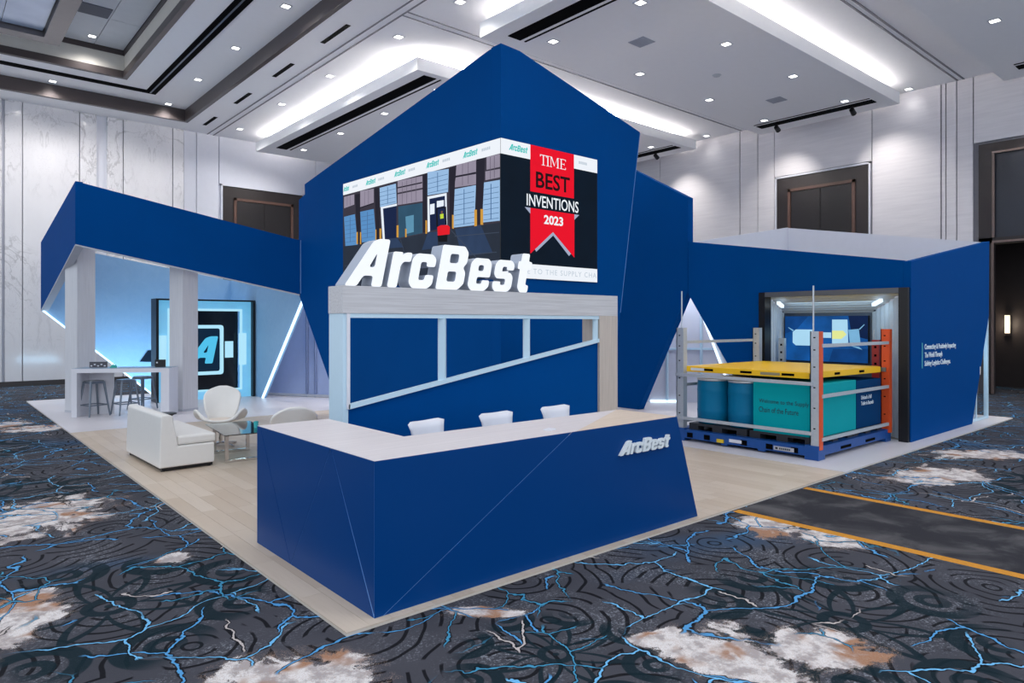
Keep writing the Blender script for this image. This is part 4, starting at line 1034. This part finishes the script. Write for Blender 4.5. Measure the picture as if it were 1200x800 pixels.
# ------------------------------------------------------------------ left pavilion: canopy, pillars, lit walls
cp = root('canopy', 'sloping royal blue canopy band over the left lounge', 'canopy', (2.5, 17.0, 2.5))
Ac, Bc, Cc = (2.5, 17.0), (6.79, 15.5), (2.32, 20.8)
def band(p, q, zp0, zp1, zq0, zq1, t):
    d = Vector((q[0] - p[0], q[1] - p[1], 0)).normalized(); n = Vector((d.y, -d.x, 0)) * t
    P_, Q_ = Vector((p[0], p[1], 0)), Vector((q[0], q[1], 0))
    pts = [P_, Q_, Q_ + n, P_ + n]
    zs0 = [zp0, zq0, zq0, zp0]; zs1 = [zp1, zq1, zq1, zp1]
    return [(v.x, v.y, z) for v, z in zip(pts, zs0)] + [(v.x, v.y, z) for v, z in zip(pts, zs1)]
MB().hexa(band(Ac, Bc, 3.67, 5.0, 2.68, 3.95, -.14)).build('front_band', BLUE, cp)
MB().hexa(band(Cc, Ac, 2.33, 4.03, 3.67, 5.0, -.14)).build('side_band', BLUE, cp)
SOF = mat('soffit_grey', rgb(188, 190, 198), 0.5)
MB().hexa(band(Ac, Bc, 3.64, 3.668, 2.65, 2.678, -.16)).build('soffit_trim', SOF, cp)
MB().hexa(band(Cc, Ac, 2.30, 2.328, 3.64, 3.668, -.16)).build('soffit_trim', SOF, cp)
MB().bar((Bc[0] + .02, Bc[1] - .02, 2.7), (Bc[0] + .02, Bc[1] - .02, 3.95), .03).build('end_trim', SEAM, cp)

def pillar(label, nx, ny, z1):
    t = root('pillar', label, 'pillar', (nx, ny, 0), 'square pillars under the canopy', rot=math.radians(25))
    MB().box(0, .42, 0, .42, 0, z1).build('shaft', PILLAR, t, bevel=.004)
    MB().box(-.004, .424, -.004, .424, 0, .05).build('plinth', SOF, t)
    return t
pillar('square grey pillar behind the bar table, left one', 2.66, 17.85, 3.75)
pillar('square grey pillar at the right end of the bar table', 4.51, 16.6, 3.3)

def blue_lit_wall(): 
    m = bpy.data.materials.new('blue_light_wall_tint'); nb = NB(m)
    n = nb.noise(nb.coord(), 3.5, 5, 0.65, 1.5)
    nb.put(nb.p.inputs['Base Color'], nb.mix(n, rgb(142, 186, 224), rgb(164, 202, 234)))  # blue glow of the lounge lighting is mixed into the base colour
    nb.p.inputs['Roughness'].default_value = 0.5
    nb.bump(n, 0.4, 0.02)
    return m
BW = blue_lit_wall()
lw = root('lounge_wall', 'textured left lounge walls with blue light painted in, slanted cut corner', 'wall', (4.6, 20.8, 0))
MB().prism([(2.34, 4.03), (7.0, 3.25), (7.0, 0), (4.9, 0), (2.34, 2.35)], 'y', 20.8, 20.92).build('back_wall', BW, lw)
MB().prism([(15.66, 2.62), (18.25, 0), (20.8, 0), (20.8, 3.25), (15.66, 3.25)], 'x', 6.98, 7.06).build('side_wall', BW, lw)
LEDB = glow('blue_white_led', rgb(196, 228, 255), 2.2)
MB().bar((2.36, 20.78, 2.32), (4.9, 20.78, .01), .04).build('led_strip', LEDB, lw)
MB().bar((6.95, 15.6, 2.63), (6.95, 18.22, .01), .05).build('led_strip', LEDB, lw)
MB().prism([(4.55, .95), (4.75, 1.25), (5.55, 1.28), (5.75, 1.15), (5.35, .9)], 'y', 20.77, 20.79).build('window_slot', mat('dark_window', rgb(30, 40, 54), 0.15), lw)
fr = MB()
for x in (4.9, 5.1, 5.3, 5.5): fr.box(x, x + .04, 20.75, 20.775, .9, 1.26)
fr.build('window_bar', FRAME, lw)

gr = root('glass_room_wall', 'periwinkle glazed partition behind the slanted opening left of the tower', 'partition', (8.1, 17.5, 0))
P0, P1 = Vector((7.12, 19.25, 0)), Vector((9.1, 16.0, 0))
dr = (P1 - P0).normalized()
MB().slab([P0, P1, P1 + Vector((0, 0, 2.6)), P0 + Vector((0, 0, 2.6))], (dr.y * -1, dr.x, 0), .05).build('panel', mat('periwinkle_panel', rgb(168, 182, 218), 0.3), gr)
for t in (.0, .45, .52, 1.0):
    q = P0 + (P1 - P0) * t + Vector((dr.y, -dr.x, 0)) * .03
    MB().bar(q, q + Vector((0, 0, 2.6)), .05).build('mullion', mat('partition_mullion', rgb(132, 146, 182), 0.4), gr)
MB().bar(P0 + Vector((0, 0, .04)) + Vector((dr.y, -dr.x, 0)) * .03, P1 + Vector((0, 0, .04)) + Vector((dr.y, -dr.x, 0)) * .03, .06).build('base_rail', SOF, gr)

# backlit portal with the letter A
ap = root('lit_logo_portal', 'cyan backlit square portal with a dark screen showing the letter A', 'display', (5.7, 18.8, 0))
CY = glow('cyan_glow', rgb(96, 190, 238), .62, (.3, .45, .55, 1), .3)
CYW = glow('cyan_white_glow', rgb(176, 232, 255), .95)
x0, x1, z1 = 4.49, 6.96, 2.62
MB().box(x0, x0 + .06, 18.8, 19.3, 0, z1).box(x1 - .06, x1, 18.8, 19.3, 0, z1).box(x0 + .06, x1 - .06, 18.8, 19.3, z1 - .04, z1).build('black_frame', BLACK, ap)
fr = MB(); fr.box(x0 + .06, x0 + .36, 18.95, 19.0, 0, z1 - .04); fr.box(x1 - .36, x1 - .06, 18.95, 19.0, 0, z1 - .04); fr.box(x0 + .36, x1 - .36, 18.95, 19.0, 2.36, z1 - .04); fr.box(x0 + .36, x1 - .36, 18.95, 19.0, 0, .22)
fr.build('glow_surround', CY, ap)
MB().box(x0 + .30, x0 + .36, 18.93, 18.948, .2, 2.38).box(x1 - .36, x1 - .30, 18.93, 18.948, .2, 2.38).box(x0 + .36, x1 - .36, 18.93, 18.948, 2.32, 2.38).box(x0 + .36, x1 - .36, 18.93, 18.948, .2, .25).build('glow_edge', CYW, ap)
MB().box(x0 + .36, x1 - .36, 19.1, 19.14, .22, 2.36).build('dark_screen', mat('gloss_black', rgb(10, 18, 28), 0.2, spec=0.3), ap)
xc, zc = 5.62, 1.29
tabs = MB()
MB().box(6.25, 6.46, 19.05, 19.08, zc - .22, zc + .22).build('glow_tab', CYW, ap)
MB().box(x0 + .10, x0 + .27, 18.90, 18.925, zc - .40, zc + .40).build('glow_tab', CYW, ap)
tabs.box(6.56, 6.76, 18.90, 18.925, zc - .42, zc + .44)
tabs.build('glow_tab', CYW, ap)
ring = outline_mesh([fillet([(-.62, -.66), (.58, -.66), (.58, .66), (-.62, .66)], .08), fillet([(-.53, -.57), (.49, -.57), (.49, .57), (-.53, .57)], .06)], .03)
link_mesh(face_y(ring, xc, 19.05, zc), 'square_outline', CYW, ap)
MB().box(xc - .54, xc + .50, 19.06, 19.07, zc - .58, zc + .58).build('inner_screen', glow('navy_screen', rgb(8, 36, 60), 1, (0.01, .01, .01, 1)), ap)
am = outline_mesh([[((u + .2 * v - .55) * .72, (v - .5) * .72) for u, v in fillet(lp, .05)] for lp in arc_letters()[0]], .02)
link_mesh(face_y(am, xc + .02, 19.04, zc), 'letter_a', glow('cyan_letter', rgb(70, 190, 232), 1), ap)
lamp('AREA', 'lounge_led_wash', (4.6, 19.6, .5), 42, (.40, .72, 1), (math.radians(115), 0, 0), shape='RECTANGLE', size=3.2, size_y=.2)
lamp('AREA', 'slant_room_light', (8.6, 15.8, 2.6), 14, (.7, .8, 1), (math.radians(20), 0, math.radians(40)), size=1.2)
lamp('AREA', 'white_room_light', (14.2, 9.7, 2.9), 16, (.78, .86, 1), (0, 0, 0), size=1.0)

# bar table, stools and what stands on it
bt = root('bar_table', 'white waterfall bar table between the two canopy pillars', 'table', (2.44, 17.1, 0), rot=math.radians(-32))
MB().box(0, 1.95, 0, .60, .94, 1.03).build('tabletop', WHITE, bt, bevel=.003)
MB().box(.01, 1.94, .005, .595, 1.03, 1.036).build('top_inlay', mat('blue_grey_top', rgb(130, 152, 176), 0.3), bt)
MB().box(0, .11, 0, .60, 0, .94).build('leg_panel', WHITE, bt, bevel=.003)
MB().box(1.78, 1.95, 0, .60, 0, .94).build('leg_panel', WHITE, bt, bevel=.003)
MB().box(.11, .62, .56, .59, 0, .94).build('back_panel', WHITE, bt)
def stool(label):
    t = root('bar_stool', label, 'stool', (0, 0, 0), 'metal bar stools at the white table', rot=.0001)
    MB().prism(fillet([(-.15, -.15), (.15, -.15), (.15, .15), (-.15, .15)], .05), 'z', .745, .765).build('seat', mat('stool_seat', rgb(150, 156, 160), 0.3, 0.8), t, bevel=.006)
    MB().prism(fillet([(-.155, -.155), (.155, -.155), (.155, .155), (-.155, .155)], .05), 'z', .70, .745).build('apron', GUNMETAL, t)
    for sx in (-1, 1):
        for sy in (-1, 1):
            MB().tube((sx * .22, sy * .22, 0), (sx * .135, sy * .135, .74), .016, 8, .026).build('leg', GUNMETAL, t)
    r = .195
    for a, b_ in (((-r, -r), (r, -r)), ((r, -r), (r, r)), ((r, r), (-r, r)), ((-r, r), (-r, -r))):
        MB().bar((a[0], a[1], .24), (b_[0], b_[1], .24), .014, .022).build('foot_rail', GUNMETAL, t)
    return t
s0 = stool('metal bar stool tucked in at the left end of the white table')
s0.location = (2.86, 17.12, 0); s0.rotation_euler = (0, 0, .35)
for x, y, r, lb in ((3.45, 17.0, .2, 'metal bar stool in the middle, with a pale seat showing under the table'), (3.95, 17.75, .5, 'metal bar stool farthest back, right of the middle one')):
    t = copy_tree(s0); t.location = (x, y, 0); t.rotation_euler = (0, 0, r); t['label'] = lb
t = root('tabletop_display', 'low dark picture panel at the left end of the bar table', 'display', (2.95, 17.12, 1.036))
MB().slab([(2.80, 17.26, 1.036), (3.10, 17.07, 1.036), (3.10, 17.07, 1.16), (2.80, 17.26, 1.16)], (.53, .85, 0), .02).build('panel', mat('display_back', rgb(80, 78, 86), 0.4), t)
for k in range(5):
    fx = .06 + k * .19
    MB().slab([(2.80 + .3 * fx, 17.255 - .19 * fx, 1.06 + .03 * (k % 2)), (2.80 + .3 * fx + .03, 17.236 - .19 * fx, 1.06 + .03 * (k % 2)), (2.80 + .3 * fx + .03, 17.236 - .19 * fx, 1.085 + .03 * (k % 2)), (2.80 + .3 * fx, 17.255 - .19 * fx, 1.085 + .03 * (k % 2))], (-.53, -.85, 0), .006).build('spot_print', WHITE, t)
t = root('gift_bag', 'small teal bag lying on the bar table', 'bag', (3.15, 16.9, 1.036))
MB().hexa([(3.10, 16.86, 1.036), (3.24, 16.80, 1.036), (3.28, 16.92, 1.036), (3.14, 16.98, 1.036), (3.15, 16.88, 1.09), (3.22, 16.85, 1.10), (3.24, 16.90, 1.10), (3.17, 16.94, 1.09)]).build('body', mat('teal_fabric', rgb(40, 168, 158), 0.6), t, bevel=.01)
MB().tube((3.17, 16.90, 1.09), (3.21, 16.88, 1.13), .006, 6).build('handle', mat('teal_cord', rgb(90, 190, 180), 0.6), t)
t = root('tabletop_screen', 'small dark tablet box at the right end of the bar table', 'tablet', (4.0, 16.42, 1.036))
MB().slab([(3.92, 16.52, 1.036), (4.10, 16.40, 1.036), (4.10, 16.40, 1.20), (3.92, 16.52, 1.20)], (.53, .85, 0), .03).build('casing', BLACK, t)
MB().slab([(3.94, 16.50, 1.12), (3.97, 16.48, 1.12), (3.97, 16.48, 1.15), (3.94, 16.50, 1.15)], (-.53, -.85, 0), .004).build('icon', WHITE, t)

# ------------------------------------------------------------------ lounge seating
sf = root('loveseat', 'armless white leather loveseat seen from its back corner', 'sofa', (2.43, 10.02, 0), rot=math.radians(1.5))
MB().prism([(0, .05), (.72, .05), (.72, .33), (.24, .33), (.17, .74), (.13, .765), (.05, .765), (.02, .74)], 'y', 0, 1.72).build('body', LEATHER, sf, bevel=.02)
MB().box(.235, .745, .02, 1.70, .335, .46).build('seat_cushion', LEATHER, sf, bevel=.03)
MB().box(.04, .70, .03, 1.69, .012, .05).build('plinth', BLACK, sf)
for x in (.06, .66):
    for y in (.06, 1.66): MB().lathe([(.025, 0), (.025, .02)], (x, y, 0), 10).build('foot', BLACK, sf)

def swan_chair(label):
    t = root('swan_chair', label, 'chair', (0, 0, 0), 'white swan chairs at the coffee table', rot=.0001)
    nu, nv = 20, 24; vs = []
    for j in range(nv + 1):
        v = j / nv
        if v < .45:                              # seat, front edge to crease
            s_ = v / .45
            y = -.32 + .46 * s_; z = .43 - .05 * math.sin(s_ * 2.2)
            wd = .22 + .20 * math.sin(min(1, s_ * 1.25) * math.pi / 2) - .10 * max(0, s_ - .72) / .28
            lift = .20 * max(0, math.sin(min(1, s_ * 1.05) * math.pi)) ** 1.3 + .03
            fwd = 0
        else:
            s_ = (v - .45) / .55
            y = .14 + .20 * s_ ** .8; z = .39 + .56 * s_
            wd = .30 * (math.sin(min(1., .28 + s_ * .62) * math.pi * .5 + .25)) if s_ < .75 else .30 * math.sqrt(max(0.0, 1 - ((s_ - .62) / .385) ** 2)) * 1.03
            wd = max(wd, .02)
            lift = .05 * max(0, 1 - s_ * 3)
            fwd = .12 * math.sin(min(1, s_ + .15) * math.pi)
        for i in range(nu + 1):
            u = i / nu * 2 - 1
            vs.append((u * wd, y - fwd * u * u, z + lift * abs(u) ** 2.4))
    fs = [(j * (nu + 1) + i, j * (nu + 1) + i + 1, (j + 1) * (nu + 1) + i + 1, (j + 1) * (nu + 1) + i) for j in range(nv) for i in range(nu)]
    o = MB().add(vs, fs).build('shell', LEATHER, t, smooth=True)
    so = o.modifiers.new('thick', 'SOLIDIFY'); so.thickness = .045; so.offset = 0
    sb = o.modifiers.new('smooth', 'SUBSURF'); sb.levels = 1; sb.render_levels = 1
    cu = MB().lathe([(.02, .405), (.17, .41), (.20, .43), (.17, .447), (.02, .45)], (0, -.08, 0), 20).build('seat_pad', mat('pad_reflection_tint', rgb(226, 212, 198), 0.5), t, smooth=True)  # beige here paints a warm reflection onto the white seat
    MB().tube((0, -.03, .06), (0, -.03, .39), .03, 12).build('pedestal', CHROME, t)
    for k in range(4):
        a = math.pi / 4 + k * math.pi / 2
        MB().bar((0, -.03, .06), (.30 * math.cos(a), -.03 + .30 * math.sin(a), .018), .05, .03).build('base_foot', CHROME, t)
    return t
sw = swan_chair('white swan chair with wing arms facing the camera beyond the glass table')
sw.location = (3.74, 11.62, 0); sw.rotation_euler = (0, 0, -.42)
s2 = copy_tree(sw); s2.location = (3.66, 8.62, 0); s2.rotation_euler = (0, 0, math.pi - .25)
s2['label'] = 'white swan chair seen from behind over the counter end'

ct = root('coffee_table', 'glass coffee table on chrome loop legs between the white chairs', 'table', (3.62, 10.45, 0), rot=math.radians(-6))
MB().prism(fillet([(-.33, -.62), (.33, -.62), (.33, .70), (-.33, .70)], .02), 'z', .42, .434).build('glass_top', glass('table_glass', (.80, .93, .95, 1), .8), ct)
def loop(y):
    m_ = MB()
    m_.box(-.27, .27, y - .025, y + .025, 0.0, .04); m_.box(-.27, .27, y - .025, y + .025, .38, .42)
    m_.box(-.27, -.22, y - .025, y + .025, .04, .38); m_.box(.22, .27, y - .025, y + .025, .04, .38)
    m_.build('loop_leg', CHROME, ct, bevel=.003)
loop(-.36); loop(.46)
t = root('tumbler', 'small teal glass standing on the coffee table', 'cup', (3.82, 10.28, .434))
MB().lathe([(.03, .434), (.036, .53), (.034, .53), (.028, .44)], (3.82, 10.28, 0), 16).build('cup', mat('teal_cup', rgb(60, 180, 186), 0.2), t)
MB().lathe([(.026, .441), (.0315, .50)], (3.82, 10.28, 0), 14).build('drink', mat('drink', rgb(150, 220, 220), 0.1), t)
t = root('side_table', 'black flared side table half hidden behind the loveseat', 'table', (3.08, 12.3, 0))
MB().lathe([(.05, .49), (.14, .495), (.165, .50), (.165, .515), (.15, .52)], (3.08, 12.3, 0), 24).build('tabletop', BLACK, t)
MB().lathe([(.03, .06), (.028, .35), (.05, .42), (.13, .495)], (3.08, 12.3, 0), 20).build('stem', BLACK, t)
MB().lathe([(.15, 0), (.15, .012), (.05, .04), (.03, .06)], (3.08, 12.3, 0), 24).build('base', BLACK, t)
